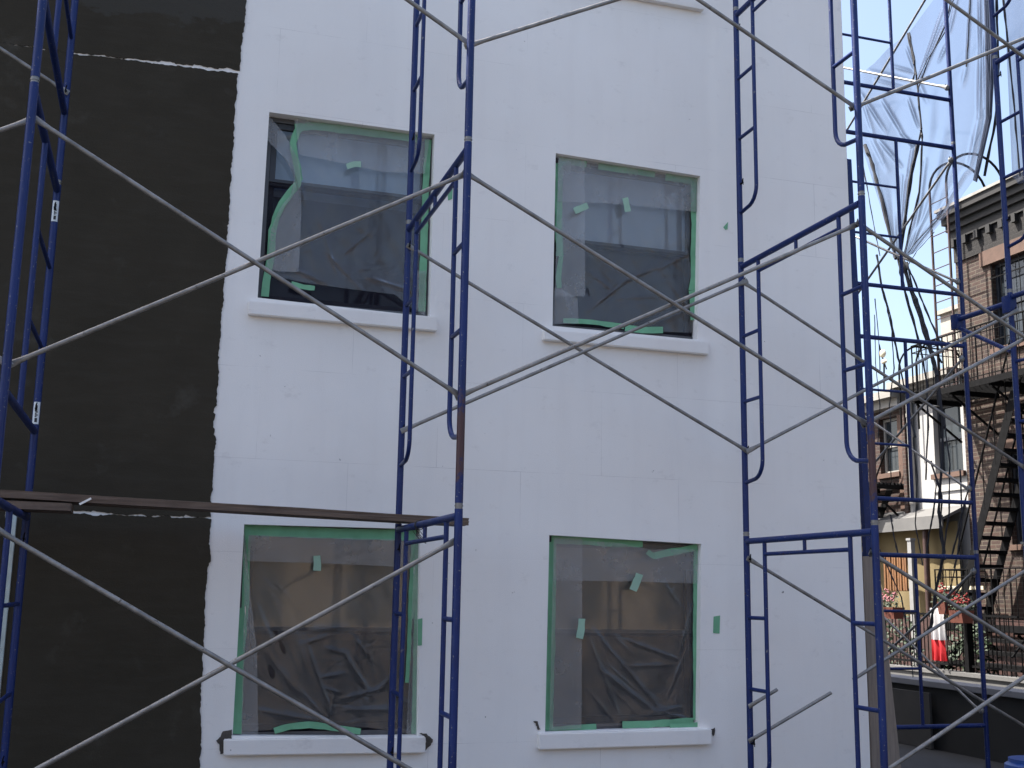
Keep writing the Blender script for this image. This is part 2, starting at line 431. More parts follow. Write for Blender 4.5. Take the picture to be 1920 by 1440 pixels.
g.quad((BX0, BD, 0), (BX1, BD, 0), (BX1, BD, BH), (BX0, BD, BH))
bmesh.ops.remove_doubles(g.bm, verts=g.bm.verts, dist=.0008)
g.build("foam_wall", M_EPS, wb, False)
MB().box(BX0+.05, BX1-.05, .05, BD-.05, BH-.15, BH-.02).build("roof", M_ROOF, wb, False)
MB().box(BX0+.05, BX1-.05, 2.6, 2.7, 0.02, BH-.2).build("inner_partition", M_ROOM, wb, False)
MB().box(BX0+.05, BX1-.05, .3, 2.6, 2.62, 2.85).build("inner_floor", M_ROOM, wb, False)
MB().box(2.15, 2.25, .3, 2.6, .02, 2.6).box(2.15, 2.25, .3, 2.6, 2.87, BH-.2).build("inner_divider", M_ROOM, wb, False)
# foam sills
SILL = {'UL': [(466, 563), (820, 594), (466, 589), (820, 621)], 'UR': [(1021, 617), (1330, 641), (1021, 637), (1330, 665)],
        'LL': [(420, 1387), (798, 1381), (420, 1417), (798, 1412)], 'LR': [(1012, 1376), (1335, 1367), (1012, 1406), (1335, 1396)]}
for k, q in SILL.items():
    P = [atY(u, v, -.05) for u, v in q]; s_ = MB()
    f = [Vector((p.x, -.052, p.z)) for p in P]; b = [Vector((p.x, DEPTH if k[0] == 'L' else .05, p.z)) for p in P]
    v = [s_.bm.verts.new(p) for p in f+b]
    for fc in ((0, 1, 3, 2), (4, 6, 7, 5), (0, 4, 5, 1), (2, 3, 7, 6), (0, 2, 6, 4), (1, 5, 7, 3)): s_.bm.faces.new([v[i] for i in fc])
    bmesh.ops.bevel(s_.bm, geom=list(s_.bm.edges), offset=.006, segments=2, affect='EDGES')
    s_.build("window_sill", M_SILL, wb)
P = [atY(1235, -24, -.05), atY(1320, -2, -.05), atY(1320, 18, -.05)]
MB().box(2.58, P[1].x, -.05, -.002, P[2].z, P[2].z+.09, .006).build("window_sill", M_SILL, wb)
# broken edges of mortar beside the lower sills
for pl in ([(418, 1372), (436, 1368), (434, 1384), (421, 1386), (421, 1412), (413, 1414), (411, 1398), (406, 1388), (411, 1383)],
           [(786, 1374), (800, 1376), (812, 1386), (808, 1396), (797, 1408), (798, 1384)],
           [(1000, 1352), (1008, 1353), (1013, 1368), (1008, 1368), (1006, 1360)], [(1328, 1368), (1340, 1365), (1338, 1380), (1335, 1378)]):
    pj = []
    for a, b in zip(pl, pl[1:]+pl[:1]):
        for i in range(4): pj.append((a[0]+(b[0]-a[0])*i/4+random.uniform(-1, 1), a[1]+(b[1]-a[1])*i/4+random.uniform(-1, 1)))
    q = [atY(u, v, -.001) for u, v in pj]
    MB().prism(q, (0, -.006, 0)).build("mortar_patch", M_MORT, wb, False)

# dark cement coats with ragged edges
def ragged(pts, step=.012, amp=.0045):
    out = []; n = len(pts)
    for i in range(n):
        a, b, r = pts[i][0], pts[(i+1) % n][0], pts[i][1]
        a, b = Vector(a), Vector(b); L_ = (b-a).length
        if not r: out.append(a); continue
        k = max(2, int(L_/step)); t = (b-a).normalized(); nn = Vector((-t.y, t.x)); w = 0
        for j in range(k):
            w = w*.82+random.uniform(-1, 1)*amp*.8
            if random.random() < .03: w += random.choice((-1, 1))*amp*2.2
            out.append(a+(b-a)*(j/k)+nn*(w+random.uniform(-.3, .3)*amp))
    return out
def coat(pts, name="cement_coat"):
    g = MB(); p = ragged(pts); q = [(v.x, -.0005, v.y) for v in p]
    f = g.bm.faces.new([g.bm.verts.new(c) for c in q])
    r = bmesh.ops.extrude_face_region(g.bm, geom=[f])
    for v in r['geom']:
        if isinstance(v, bmesh.types.BMVert): v.co.y = -.0075
    bmesh.ops.triangulate(g.bm, faces=[x for x in g.bm.faces if len(x.verts) > 4])
    return g.build(name, M_COAT, wb, False)
def zx(u, v): p = atY(u, v, 0); return (p.x, p.z)
E = [zx(462, 0), zx(455, 60), zx(449, 130), zx(448, 137), zx(441, 190), zx(436, 300), zx(429, 420), zx(428, 455), zx(420, 520), zx(419, 560), zx(412, 640), zx(406, 760), zx(402, 860), zx(396, 950)]
coat([((BX0+.02, 5.09), 1), ((-.80, 5.078), 1), (zx(130, 98.5), 1), (zx(200, 106), 1), (zx(330, 120), 1), (zx(449, 133), 1), (zx(456, 60), 1), (E[0], 1), ((.36, BH-.3), 0), ((BX0+.02, BH-.3), 0)])
coat([((BX0+.02, 2.075), 1), (zx(100, 956), 1), (zx(250, 965.2), 1), (zx(396, 969.8), 1), (E[13], 1), (E[12], 1), (E[11], 1), (E[10], 1), (E[9], 1), (E[8], 1), (E[7], 1), (E[6], 1), (E[5], 1), (E[4], 1), (zx(447, 138.5), 1), (zx(330, 124), 1), (zx(200, 108), 1), (zx(130, 100), 1), ((-.80, 5.074), 1), ((BX0+.02, 5.09), 1)])
coat([((-.80, -.01), 0), (zx(372, 1470), 1), (zx(375, 1430), 1), (zx(377, 1290), 1), (zx(381, 1220), 1), (zx(384, 1140), 1), (zx(391, 1060), 1), (zx(396, 972), 1), (zx(250, 967), 1), (zx(100, 960), 1), ((-.80, 2.06), 0)])
MB().box(-.865, -.803, -.02, -.001, .01, 2.05, .003).build("corner_trim", M_CASING, wb)
coat([((BX0+.02, .0), 0), ((-.868, 0), 1), ((-.868, 2.05), 0), ((BX0+.02, 2.05), 0)], "cement_coat")

# ------------------------------------------------------------------ windows
def window(k, railv, refl_m, refl_v, label):
    tl, tr, bl, br = WIN[k]
    x0, x1 = min(tl.x, bl.x)-.02, max(tr.x, br.x)+.02; z0, z1 = min(bl.z, br.z)-.02, max(tl.z, tr.z)+.02
    y = DEPTH
    zm = atY((WPX[k][0][0]+WPX[k][1][0])/2, railv, y+.03).z
    fr = MB(); t = .055
    fr.box(x0, x0+t, y, y+.11, z0, z1); fr.box(x1-t, x1, y, y+.11, z0, z1)
    fr.box(x0+t, x1-t, y, y+.11, z1-t, z1); fr.box(x0+t, x1-t, y+.001, y+.11, z0, z0+t*1.1)
    fo = fr.build("window_frame", M_FRGREY, wb, False); 
    def sash(za, zb, ya, nm):
        s = MB(); w = .042
        a, b = x0+t+.001, x1-t-.001
        s.box(a, a+w, ya, ya+.03, za, zb, .003); s.box(b-w, b, ya, ya+.03, za, zb, .003)
        s.box(a+w, b-w, ya, ya+.03, zb-w, zb, .003); s.box(a+w, b-w, ya, ya+.03, za, za+w, .003)
        s.build(nm, M_WFRAME, fo, False)
        MB().quad((a+w, ya+.015, za+w), (b-w, ya+.015, za+w), (b-w, ya+.015, zb-w), (a+w, ya+.015, zb-w)).build("glass_pane", M_GLASS, fo, False)
    sash(zm-.02, z1-t-.001, y+.012, "upper_sash"); sash(z0+t*1.1+.001, zm+.03, y+.055, "lower_sash")
    sc = MB(); a, b = x0+t+.002, x1-t-.002; zt_ = zm+.025
    sc.box(a, b, y+.001, y+.009, zt_-.022, zt_); sc.build("screen_rail", M_WFRAME, fo, False)
    MB().quad((a, y+.005, z0+t), (b, y+.005, z0+t), (b, y+.005, zt_-.022), (a, y+.005, zt_-.022)).build("insect_screen", M_SCREEN, fo, False)
    zb = atY((WPX[k][0][0]+WPX[k][1][0])/2, refl_v, y+.13).z
    g = MB(); n = 24; rows = []
    for i in range(n+1):
        x = x0+t+.01+(x1-x0-2*t-.02)*i/n; yy = y+.135+.004*math.sin(i*.9)+random.uniform(-.001, .001)
        rows.append((g.bm.verts.new((x, yy, zb)), g.bm.verts.new((x, yy, z1))))
    for a, b in zip(rows, rows[1:]): g.bm.faces.new((a[0], b[0], b[1], a[1]))
    g.build("reflection_panel", refl_m, fo)  # panel added behind the glass; its colour stands in for reflections
    return fo
window('UL', 362, M_REFL, 385, '')
window('UR', 468, simple('grey_reflection', (.36, .36, .41), .8, .1, 2.0), 462, '')  # grey reflection tone put into this panel's colour
window('LL', 1184, M_REFL_T, 1200, '')
window('LR', 1188, M_REFL_T, 1290, '')

# ------------------------------------------------------------------ plastic sheets with green tape
YS = DEPTH-.014
def pts_on(pl, y=YS): return [atY(u, v, y) for u, v in pl]
def lerp_poly(pl, t):
    d = [0]
    for a, b in zip(pl, pl[1:]): d.append(d[-1]+math.dist(a, b))
    s = t*d[-1]
    for i in range(len(pl)-1):
        if s <= d[i+1] or i == len(pl)-2:
            k = (s-d[i])/max(1e-9, d[i+1]-d[i]); return (pl[i][0]+(pl[i+1][0]-pl[i][0])*k, pl[i][1]+(pl[i+1][1]-pl[i][1])*k)
def coons(top, bot, left, right, s, t):
    T, B, Lf, R = lerp_poly(top, s), lerp_poly(bot, s), lerp_poly(left, t), lerp_poly(right, t)
    o = []
    for i in (0, 1):
        o.append((1-t)*T[i]+t*B[i]+(1-s)*Lf[i]+s*R[i]-((1-s)*(1-t)*top[0][i]+s*(1-t)*top[-1][i]+(1-s)*t*bot[0][i]+s*t*bot[-1][i]))
    return o
def segd(p, a, b):
    ax, ay = a; bx, by = b; dx, dy = bx-ax, by-ay; l2 = dx*dx+dy*dy
    t = max(0, min(1, ((p[0]-ax)*dx+(p[1]-ay)*dy)/l2)); return math.hypot(p[0]-ax-t*dx, p[1]-ay-t*dy), t
def creases_h(p, cr, cusp=.42):
    h = 0
    for a, b, w, A in cr:
        d, t = segd(p, a, b)
        w *= .62; h += A*((1.04-cusp)*math.exp(-(d/w)**2)+cusp*math.exp(-abs(d)/(w*.45)))*(math.sin(math.pi*min(1, max(0, .12+.76*t))))
    return h
def crumple(u0, u1, v0, v1, n, seed, ang=None):
    r = random.Random(seed); out = []
    for i in range(n):
        u, v = r.uniform(u0, u1), r.uniform(v0, v1); a = r.uniform(0, math.pi) if ang is None else r.gauss(ang, .5); l = r.uniform(12, 48)
        du, dv = math.cos(a)*l, math.sin(a)*l
        out.append(((max(u0, min(u1, u-du)), max(v0, min(v1, v-dv))), (max(u0, min(u1, u+du)), max(v0, min(v1, v+dv))), r.uniform(2.5, 5), r.uniform(.0015, .0042)*r.choice((1, 1, -1))))
    return out
def sheet(parent, name, m, top, bot, left, right, cr, nx=70, ny=80, dy=0, bulge=.012, seed=0):
    g = MB(); rows = []; rnd = random.Random(seed); ph = [rnd.uniform(0, 6.28) for _ in range(8)]
    for j in range(ny+1):
        row = []
        for i in range(nx+1):
            s, t = i/nx, j/ny; u, v = coons(top, bot, left, right, s, t)
            h = .78*creases_h((u, v), cr)
            e = min(s, 1-s, t, 1-t)
            h -= bulge*min(1, e*6)*(.5+.5*math.sin(s*5+ph[0]+t*3)*math.sin(t*4+ph[1]))
            h += .0022*math.sin(s*23+t*17+ph[2])+.0016*math.sin(s*41-t*29+ph[3])
            row.append(g.bm.verts.new(atY(u, v, YS+dy*1.3-(.022 if dy else 0)-h*1.0+.004)))
        rows.append(row)
    for a, b in zip(rows, rows[1:]):
        for i in range(nx): g.bm.faces.new((a[i], a[i+1], b[i+1], b[i]))
    return g.build(name, m, parent)
def tape(parent, pl, wpx, dy=-.010, m=None, name="tape_strip", jit=1.2, seed=0):
    """strip following a measured line; wpx = width in photo px"""
    rnd = random.Random(seed+len(pl)*7+int(pl[0][0])); q = []; n = 0
    for a, b in zip(pl, pl[1:]):
        k = max(2, int(math.dist(a, b)/14))
        for i in range(k): q.append((a[0]+(b[0]-a[0])*i/k, a[1]+(b[1]-a[1])*i/k))
    q.append(pl[-1]); P = []; W = []
    for i, (u, v) in enumerate(q):
        a, b = q[max(0, i-1)], q[min(len(q)-1, i+1)]; tx, ty = b[0]-a[0], b[1]-a[1]; l = math.hypot(tx, ty) or 1
        nx_, ny_ = -ty/l, tx/l; j = rnd.uniform(-jit, jit)*.4; w = wpx/2+rnd.uniform(-jit, jit)*.5
        Y = YS+dy*.6-(.005 if dy > -.0165 else .032)+.0015*math.sin(i*.8+seed)
        c = atY(u+nx_*j, v+ny_*j, Y); e = atY(u+nx_*(j+w), v+ny_*(j+w), Y); P.append(c); W.append(e-c)
    g = MB().ribbon(P, W, (0, -1, 0), .0016)
    return g.build(name, m or M_TAPE, parent, False)

# --- upper left: torn loose at the left
s1 = thing("plastic_sheet", "clear plastic sheet torn loose at its left over the upper left window", "plastic sheet", atY(650, 420, YS))
def free(o): o.location = (0, 0, 0); return o
free(s1)
cr1 = [((566, 380), (596, 530), 5, .010), ((596, 400), (640, 540), 4, .012), ((640, 480), (700, 430), 5, .008), ((560, 330), (575, 395), 6, .015), ((690, 520), (770, 545), 7, .014),
       ((720, 540), (760, 470), 5, .008), ((610, 470), (680, 545), 5, .008), ((545, 500), (610, 530), 8, .012), ((640, 340), (600, 420), 5, .006), ((700, 320), (690, 400), 6, .006)]
sheet(s1, "film", M_FILM, [(552, 226), (680, 242), (806, 262)], [(500, 514), (560, 528), (640, 540), (740, 552), (795, 596)], [(556, 228), (546, 272), (553, 300), (562, 330), (532, 372), (510, 420), (500, 514)], [(804, 262), (800, 420), (795, 596)], cr1+crumple(560, 780, 380, 545, 16, 1), 150, 170, seed=1)
sheet(s1, "film_top_flap", M_FILM2, [(552, 222), (680, 240), (806, 256)], [(560, 290), (650, 308), (715, 322), (796, 326)], [(552, 222), (562, 290)], [(806, 256), (796, 326)], [], 40, 10, -.006, seed=2, bulge=.0015)
sheet(s1, "film_side_flap", M_FILM2, [(506, 216), (535, 250), (562, 300)], [(502, 505), (530, 509), (558, 510)], [(505, 218), (501, 264), (530, 290), (552, 330), (545, 365), (525, 390), (508, 430), (500, 505)], [(560, 300), (564, 330), (565, 400), (560, 510)], [((545, 300), (560, 340), 5, .01)], 20, 50, -.003, seed=3, bulge=.0015)
sheet(s1, "film_corner_flap", M_FILM2, [(774, 508), (790, 508), (799, 508)], [(774, 572), (786, 584), (800, 592)], [(774, 508), (774, 572)], [(799, 508), (797, 592)], [], 8, 16, -.004, seed=4, bulge=.0015)
tape(s1, [(553, 240), (585, 236), (640, 242), (720, 252), (782, 260)], 15)
tape(s1, [(570, 234), (558, 246), (549, 268), (552, 290), (558, 315), (561, 338)], 13, -.013)
tape(s1, [(560, 330), (558, 345), (545, 360), (529, 382), (517, 410), (511, 432), (509, 465), (506, 490), (499, 530), (497, 556)], 14, -.0115)
tape(s1, [(803, 262), (799, 330), (796, 420)], 12)
tape(s1, [(796, 420), (793, 508), (791, 584)], 14, -.008)
tape(s1, [(546, 532), (570, 538), (590, 541)], 9, -.004)
tape(s1, [(650, 312), (664, 308), (677, 308)], 11, -.018, M_TAPE_P, "pale_tape_tab")

# --- upper right
s2 = free(thing("plastic_sheet", "clear plastic sheet taped over the upper right window with two pale tabs side by side", "plastic sheet"))
cr2 = [((1105, 510), (1150, 545), 5, .008), ((1150, 535), (1235, 500), 5, .012), ((1100, 585), (1170, 530), 4, .016), ((1170, 530), (1235, 490), 4, .009), ((1235, 505), (1300, 470), 5, .012), ((1230, 500), (1260, 470), 3, .009),
       ((1290, 470), (1302, 545), 5, .014), ((1250, 600), (1290, 580), 5, .011), ((1210, 455), (1256, 400), 4, .005), ((1280, 410), (1292, 490), 4, .008), ((1150, 560), (1230, 556), 5, .006), ((1120, 510), (1108, 560), 5, .006)]
sheet(s2, "film", M_FILM, [(1046, 294), (1180, 314), (1310, 336)], [(1046, 606), (1150, 606), (1240, 622), (1304, 624)], [(1046, 294), (1040, 606)], [(1309, 336), (1304, 624)], cr2+crumple(1100, 1300, 470, 610, 26, 2), 150, 170, seed=5)
sheet(s2, "film_top_flap", M_FILM2, [(1046, 292), (1180, 312), (1310, 331)], [(1046, 378), (1150, 382), (1220, 388), (1310, 398)], [(1046, 292), (1046, 378)], [(1310, 331), (1310, 398)], [], 36, 10, -.006, seed=6, bulge=.0015)
sheet(s2, "film_side_flap", M_FILM2, [(1047, 294), (1096, 301)], [(1040, 556), (1096, 556)], [(1047, 294), (1040, 556)], [(1096, 301), (1097, 556)], [], 12, 40, -.010, seed=7, bulge=.0015)
sheet(s2, "film_corner_flap", M_FILM2, [(1040, 540), (1055, 543), (1083, 560)], [(1036, 608), (1085, 607)], [(1040, 540), (1036, 608)], [(1083, 560), (1085, 607)], [((1055, 545), (1070, 600), 6, .012)], 14, 20, -.013, seed=8, bulge=.0015)
tape(s2, [(1048, 301), (1075, 303), (1100, 307)], 14)
tape(s2, [(1122, 311), (1170, 318), (1228, 326)], 13)
tape(s2, [(1248, 331), (1280, 336), (1306, 340)], 13)
tape(s2, [(1048, 306), (1048, 360), (1047, 430), (1050, 480)], 13, -.008)
tape(s2, [(1052, 480), (1047, 520), (1049, 540)], 9, -.009)
tape(s2, [(1301, 340), (1303, 420), (1301, 480)], 13, -.008)
tape(s2, [(1301, 480), (1302, 520), (1298, 545)], 13, -.012)
tape(s2, [(1298, 545), (1300, 575), (1302, 600)], 13, -.009)
tape(s2, [(1056, 601), (1110, 604), (1170, 612)], 9)
tape(s2, [(1172, 615), (1205, 619), (1243, 619)], 12, -.014)
tape(s2, [(1077, 396), (1090, 390), (1102, 385)], 12, -.018, M_TAPE_P, "pale_tape_tab")
tape(s2, [(1172, 371), (1175, 384), (1177, 397)], 11, -.018, M_TAPE_P, "pale_tape_tab")

# --- lower left
s3 = free(thing("plastic_sheet", "wrinkled plastic sheet taped over the lower left window under the plank, with one pale tab", "plastic sheet"))
cr3 = [((570, 1190), (622, 1340), 6, .016), ((590, 1180), (650, 1175), 8, .016), ((560, 1210), (620, 1190), 6, .010), ((500, 1090), (560, 1260), 14, .012), ((520, 1080), (590, 1300), 12, .012), ((480, 1130), (520, 1230), 14, .014),
       ((610, 1215), (650, 1225), 7, .014), ((645, 1220), (660, 1250), 7, .014), ((600, 1270), (650, 1262), 6, .012), ((655, 1240), (700, 1310), 9, .015), ((690, 1210), (705, 1280), 6, .010), ((640, 1310), (720, 1290), 7, .014),
       ((650, 1330), (740, 1330), 9, .013), ((620, 1340), (630, 1280), 6, .012), ((480, 1330), (600, 1352), 10, .010), ((700, 1300), (745, 1260), 8, .012), ((560, 1290), (610, 1345), 7, .010), ((660, 1190), (700, 1240), 7, .010),
       ((480, 1200), (560, 1300), 12, .010), ((610, 1290), (640, 1300), 5, .012), ((670, 1290), (690, 1320), 5, .012), ((730, 1290), (765, 1320), 6, .010)]
sheet(s3, "film", M_FILM, [(464, 990), (620, 996), (776, 1000)], [(452, 1372), (560, 1366), (690, 1364), (762, 1374)], [(464, 990), (452, 1372)], [(776, 1000), (764, 1374)], cr3+crumple(600, 760, 1200, 1355, 46, 3)+crumple(480, 600, 1070, 1350, 18, 4, 1.1), 170, 190, seed=9, bulge=.02)
sheet(s3, "film_top_flap", M_FILM2, [(466, 1003), (620, 1008), (776, 1012)], [(464, 1052), (600, 1056), (735, 1062), (774, 1064)], [(466, 1003), (464, 1052)], [(776, 1012), (774, 1064)], [], 40, 10, -.006, seed=10, bulge=.0015)
sheet(s3, "film_side_flap", M_FILM2, [(456, 988), (462, 1000)], [(452, 1378), (484, 1380)], [(456, 988), (458, 1120), (452, 1378)], [(460, 1012), (470, 1120), (482, 1220), (484, 1380)], [], 10, 50, -.008, seed=11, bulge=.0015)
sheet(s3, "film_corner_flap", M_FILM2, [(778, 1000), (788, 1000)], [(762, 1376), (781, 1378)], [(778, 1000), (770, 1200), (762, 1376)], [(788, 1000), (787, 1200), (781, 1378)], [], 6, 40, -.008, seed=12, bulge=.0015)
tape(s3, [(458, 994), (560, 998), (680, 1002), (780, 1004)], 20)
tape(s3, [(463, 1004), (462, 1060), (460, 1140)], 13, -.008)
tape(s3, [(457, 1140), (448, 1250), (444, 1376)], 18, -.0125)
tape(s3, [(776, 1006), (774, 1080), (770, 1160)], 11, -.008)
tape(s3, [(770, 1140), (766, 1230), (763, 1280)], 8, -.0125)
tape(s3, [(783, 1010), (781, 1150), (776, 1376)], 9, -.006)
tape(s3, [(514, 1370), (545, 1362), (580, 1359), (640, 1366), (676, 1372)], 12, -.016)
tape(s3, [(594, 1042), (595, 1056), (594, 1070)], 14, -.02, M_TAPE_P, "pale_tape_tab")

# --- lower right
s4 = free(thing("plastic_sheet", "clear plastic sheet taped over the lower right window with one tab below the other", "plastic sheet"))
cr4 = [((1100, 1185), (1165, 1350), 7, .014), ((1112, 1180), (1240, 1330), 6, .015), ((1120, 1250), (1230, 1335), 9, .014), ((1150, 1190), (1190, 1230), 6, .008), ((1175, 1200), (1270, 1235), 6, .012), ((1270, 1235), (1300, 1130), 5, .014),
       ((1250, 1310), (1290, 1210), 5, .012), ((1215, 1050), (1285, 1150), 6, .011), ((1260, 1115), (1270, 1090), 4, .008), ((1210, 1340), (1280, 1325), 8, .012), ((1170, 1250), (1260, 1246), 7, .008), ((1100, 1290), (1150, 1350), 7, .009), ((1225, 1330), (1295, 1350), 5, .012), ((1060, 1200), (1075, 1320), 8, .007)]
sheet(s4, "film", M_FILM, [(1036, 1010), (1170, 1016), (1310, 1024)], [(1034, 1366), (1160, 1360), (1230, 1356), (1302, 1352)], [(1038, 1010), (1034, 1366)], [(1308, 1024), (1304, 1352)], cr4+crumple(1100, 1300, 1190, 1350, 22, 5, .8)+crumple(1230, 1300, 1040, 1350, 10, 6, 2.0), 160, 180, seed=13)
sheet(s4, "film_top_flap", M_FILM2, [(1040, 1010), (1160, 1018), (1215, 1030), (1306, 1030)], [(1038, 1088), (1180, 1090), (1308, 1094)], [(1040, 1010), (1038, 1088)], [(1306, 1030), (1308, 1094)], [], 36, 10, -.006, seed=14, bulge=.0015)
sheet(s4, "film_side_flap", M_FILM2, [(1038, 1007), (1092, 1009)], [(1030, 1370), (1090, 1366)], [(1038, 1007), (1030, 1370)], [(1092, 1009), (1090, 1366)], [], 14, 50, -.0095, seed=15, bulge=.0015)
tape(s4, [(1034, 1011), (1100, 1014), (1160, 1018), (1205, 1018)], 16)
tape(s4, [(1214, 1034), (1224, 1042), (1232, 1044)], 10, -.014)
tape(s4, [(1228, 1042), (1260, 1035), (1308, 1026)], 13, -.016)
tape(s4, [(1035, 1016), (1034, 1180), (1029, 1370)], 15, -.008)
tape(s4, [(1307, 1030), (1306, 1180), (1306, 1350)], 13, -.008)
tape(s4, [(1034, 1370), (1070, 1367), (1118, 1364)], 14, -.012)
tape(s4, [(1167, 1359), (1215, 1358), (1300, 1352)], 13, -.013)
tape(s4, [(1256, 1364), (1285, 1362), (1308, 1360)], 13, -.018)
tape(s4, [(1199, 1076), (1194, 1090), (1187, 1107)], 14, -.02, M_TAPE_P, "pale_tape_tab")
tape(s4, [(1091, 1160), (1090, 1180), (1086, 1197)], 13, -.022, M_TAPE_P, "pale_tape_tab")

# tape scraps on the wall
def scrap(pl, label):
    P = [atY(u, v, -.002) for u, v in pl]
    tag(MB().prism(P, (0, -.0015, 0)).build("tape_scrap", M_TAPE, None, False), label, "tape")
scrap([(839, 353), (849, 350), (848, 373), (840, 376)], "small green tape scrap on the wall right of the upper left window")
scrap([(1356, 426), (1365, 416), (1364, 430), (1360, 431)], "tiny torn green tape scrap on the white wall right of the upper right window")
scrap([(1338, 1156), (1350, 1154), (1349, 1188), (1337, 1187)], "green tape scrap on the white wall right of the lower right window")
scrap([(783, 1161), (792, 1159), (791, 1210), (783, 1211)], "tall green tape scrap on the wall right of the lower left window")

# ------------------------------------------------------------------ scaffold frames
W = 1.509; HF = 2.0; RL = .0215; RS = .0135
XS = [-.7096, 1.4963, 3.988, 6.385]; YI = -.40; YO = YI-W; ZJ = [.04, 2.04, 4.04, 6.04, 8.04]
SA, SB = .18, 1.419
def brace_lock(parent, y, z, sx):
    g = MB(); d = .03*sx
    g.tube([(0, y, z), (0, y+d*1.9, z)], .0065, 8)
    g.tube([(0, y+d*1.5, z), (0, y+d*1.55, z+.02), (.004, y+d*1.7, z+.034), (0, y+d*1.9, z+.02), (0, y+d*1.9, z-.018)], .0035, 6)
    return g.build("brace_lock", M_IRON, parent)
def leg(y, mm, parent):
    g = MB(); n = 9
    g.tube([(0, y, .012+(HF-.03)*i/n) for i in range(n+1)], RL, 16); return g.build("leg", mm, parent)
def base_frame(name, label, walk, rusty=False):
    t = thing(name, label, "scaffold frame", group="blue scaffold frames")
    leg(0, M_BLUE, t); leg(-W, M_BLUE_RUST if rusty else M_BLUE, t)
    for y in (0, -W):
        MB().tube([(0, y, HF-.022), (0, y, HF+.016)], RL*.93, 16).tube([(0, y, HF-.006), (0, y, HF+.001)], RL*1.06, 16).build("coupling_band", M_GALV, t)
    zt = HF-.055
    MB().tube([(0, -.018, zt), (0, -W+.018, zt)], RL*.98, 16).build("top_bar", M_BLUE, t)
    if walk:
        for s in (0, 1):
            yo = -.25 if s == 0 else -W+.25; yl = 0 if s == 0 else -W; sg = 1 if s == 0 else -1
            pts = [(0, yo, zt-.01-i*.19) for i in range(8)]
            zb = .37; r_ = .13
            for i in range(7):
                a = i/6*math.pi/2; pts.append((0, yo+sg*r_*(1-math.cos(a)), zb+r_*(1-math.sin(a))+.0))
            pts.append((0, yl-sg*.015, zb-.012))
            MB().tube(pts, RS*1.05, 12).build("arch_post", M_BLUE, t)
            for z in (1.06, 1.46) if s == 0 else (1.06, 1.46):
                zz = HF-.58 if z > 1.2 else HF-1.06
                MB().tube([(0, yo, zz), (0, yl-sg*.015, zz)], RS, 10).build("rung", M_BLUE, t)
        MB().tube([(0, -.25, zt-.095), (0, -W+.25, zt-.095)], RS, 12).build("lower_bar", M_BLUE, t)
        MB().tube([(0, -W/2, zt-.01), (0, -W/2, zt-.095)], RS*.9, 10).build("strut", M_BLUE, t)
    else:
        MB().tube([(0, -.018, .45), (0, -W+.018, .45)], RL*.92, 16).build("bottom_bar", M_BLUE, t)
        MB().tube([(0, -.84, .45), (0, -.84, zt)], RS*1.2, 12).build("middle_post", M_BLUE, t)
        for z in (.95, 1.45):
            MB().tube([(0, -.015, z), (0, -.84, z)], RS*.9, 10).build("rung", M_BLUE, t)
    for y, s in ((0, -1), (-W, 1)):
        for z in (HF-SA, HF-SB): brace_lock(t, y, z, s)
    return t
colname = ["left", "middle", "right", "far right"]
walk0 = base_frame("scaffold_frame", "", True); walkr = base_frame("scaffold_frame", "", True, True)
ladd0 = base_frame("scaffold_frame", "", False)
lab = {(0, 0): "blue ladder frame of the left column, below the plank, before the lower dark coat",
       (0, 1): "blue ladder frame with two white labels on its inner leg, before the dark cement coat",
       (0, 2): "blue ladder frame at the top left, before the pale dried band of the coat",
       (1, 0): "blue walk-through frame under the plank end, before the right side of the lower left window",
       (1, 1): "blue walk-through frame with a rusty outer leg, between the upper left and upper right windows",
       (1, 2): "blue walk-through frame above the upper left window's right corner, cut by the top edge",
       (2, 0): "blue walk-through frame right of the lower right window, with cut brace ends",
       (2, 1): "blue walk-through frame right of the upper right window, with a scraped outer leg",
       (2, 2): "blue walk-through frame near the wall's right corner, above the level of the upper right window",
       (2, 3): "blue frame cut off by the top edge, right of the topmost window sill",
       (3, 0): "blue walk-through frame before the fire escape's lowest stairs at the right edge",
       (3, 1): "blue walk-through frame at the right edge before the lower fire escape flight",
       (3, 2): "blue walk-through frame at the right edge before the brick building's cornice",
       (3, 3): "blue walk-through frame at the top right corner, its bent post before the netting and sky"}
used = set()
TWEAK = {(1, 0): (-.004, 0), (1, 1): (-.006, 0), (1, 2): (.004, 0)}
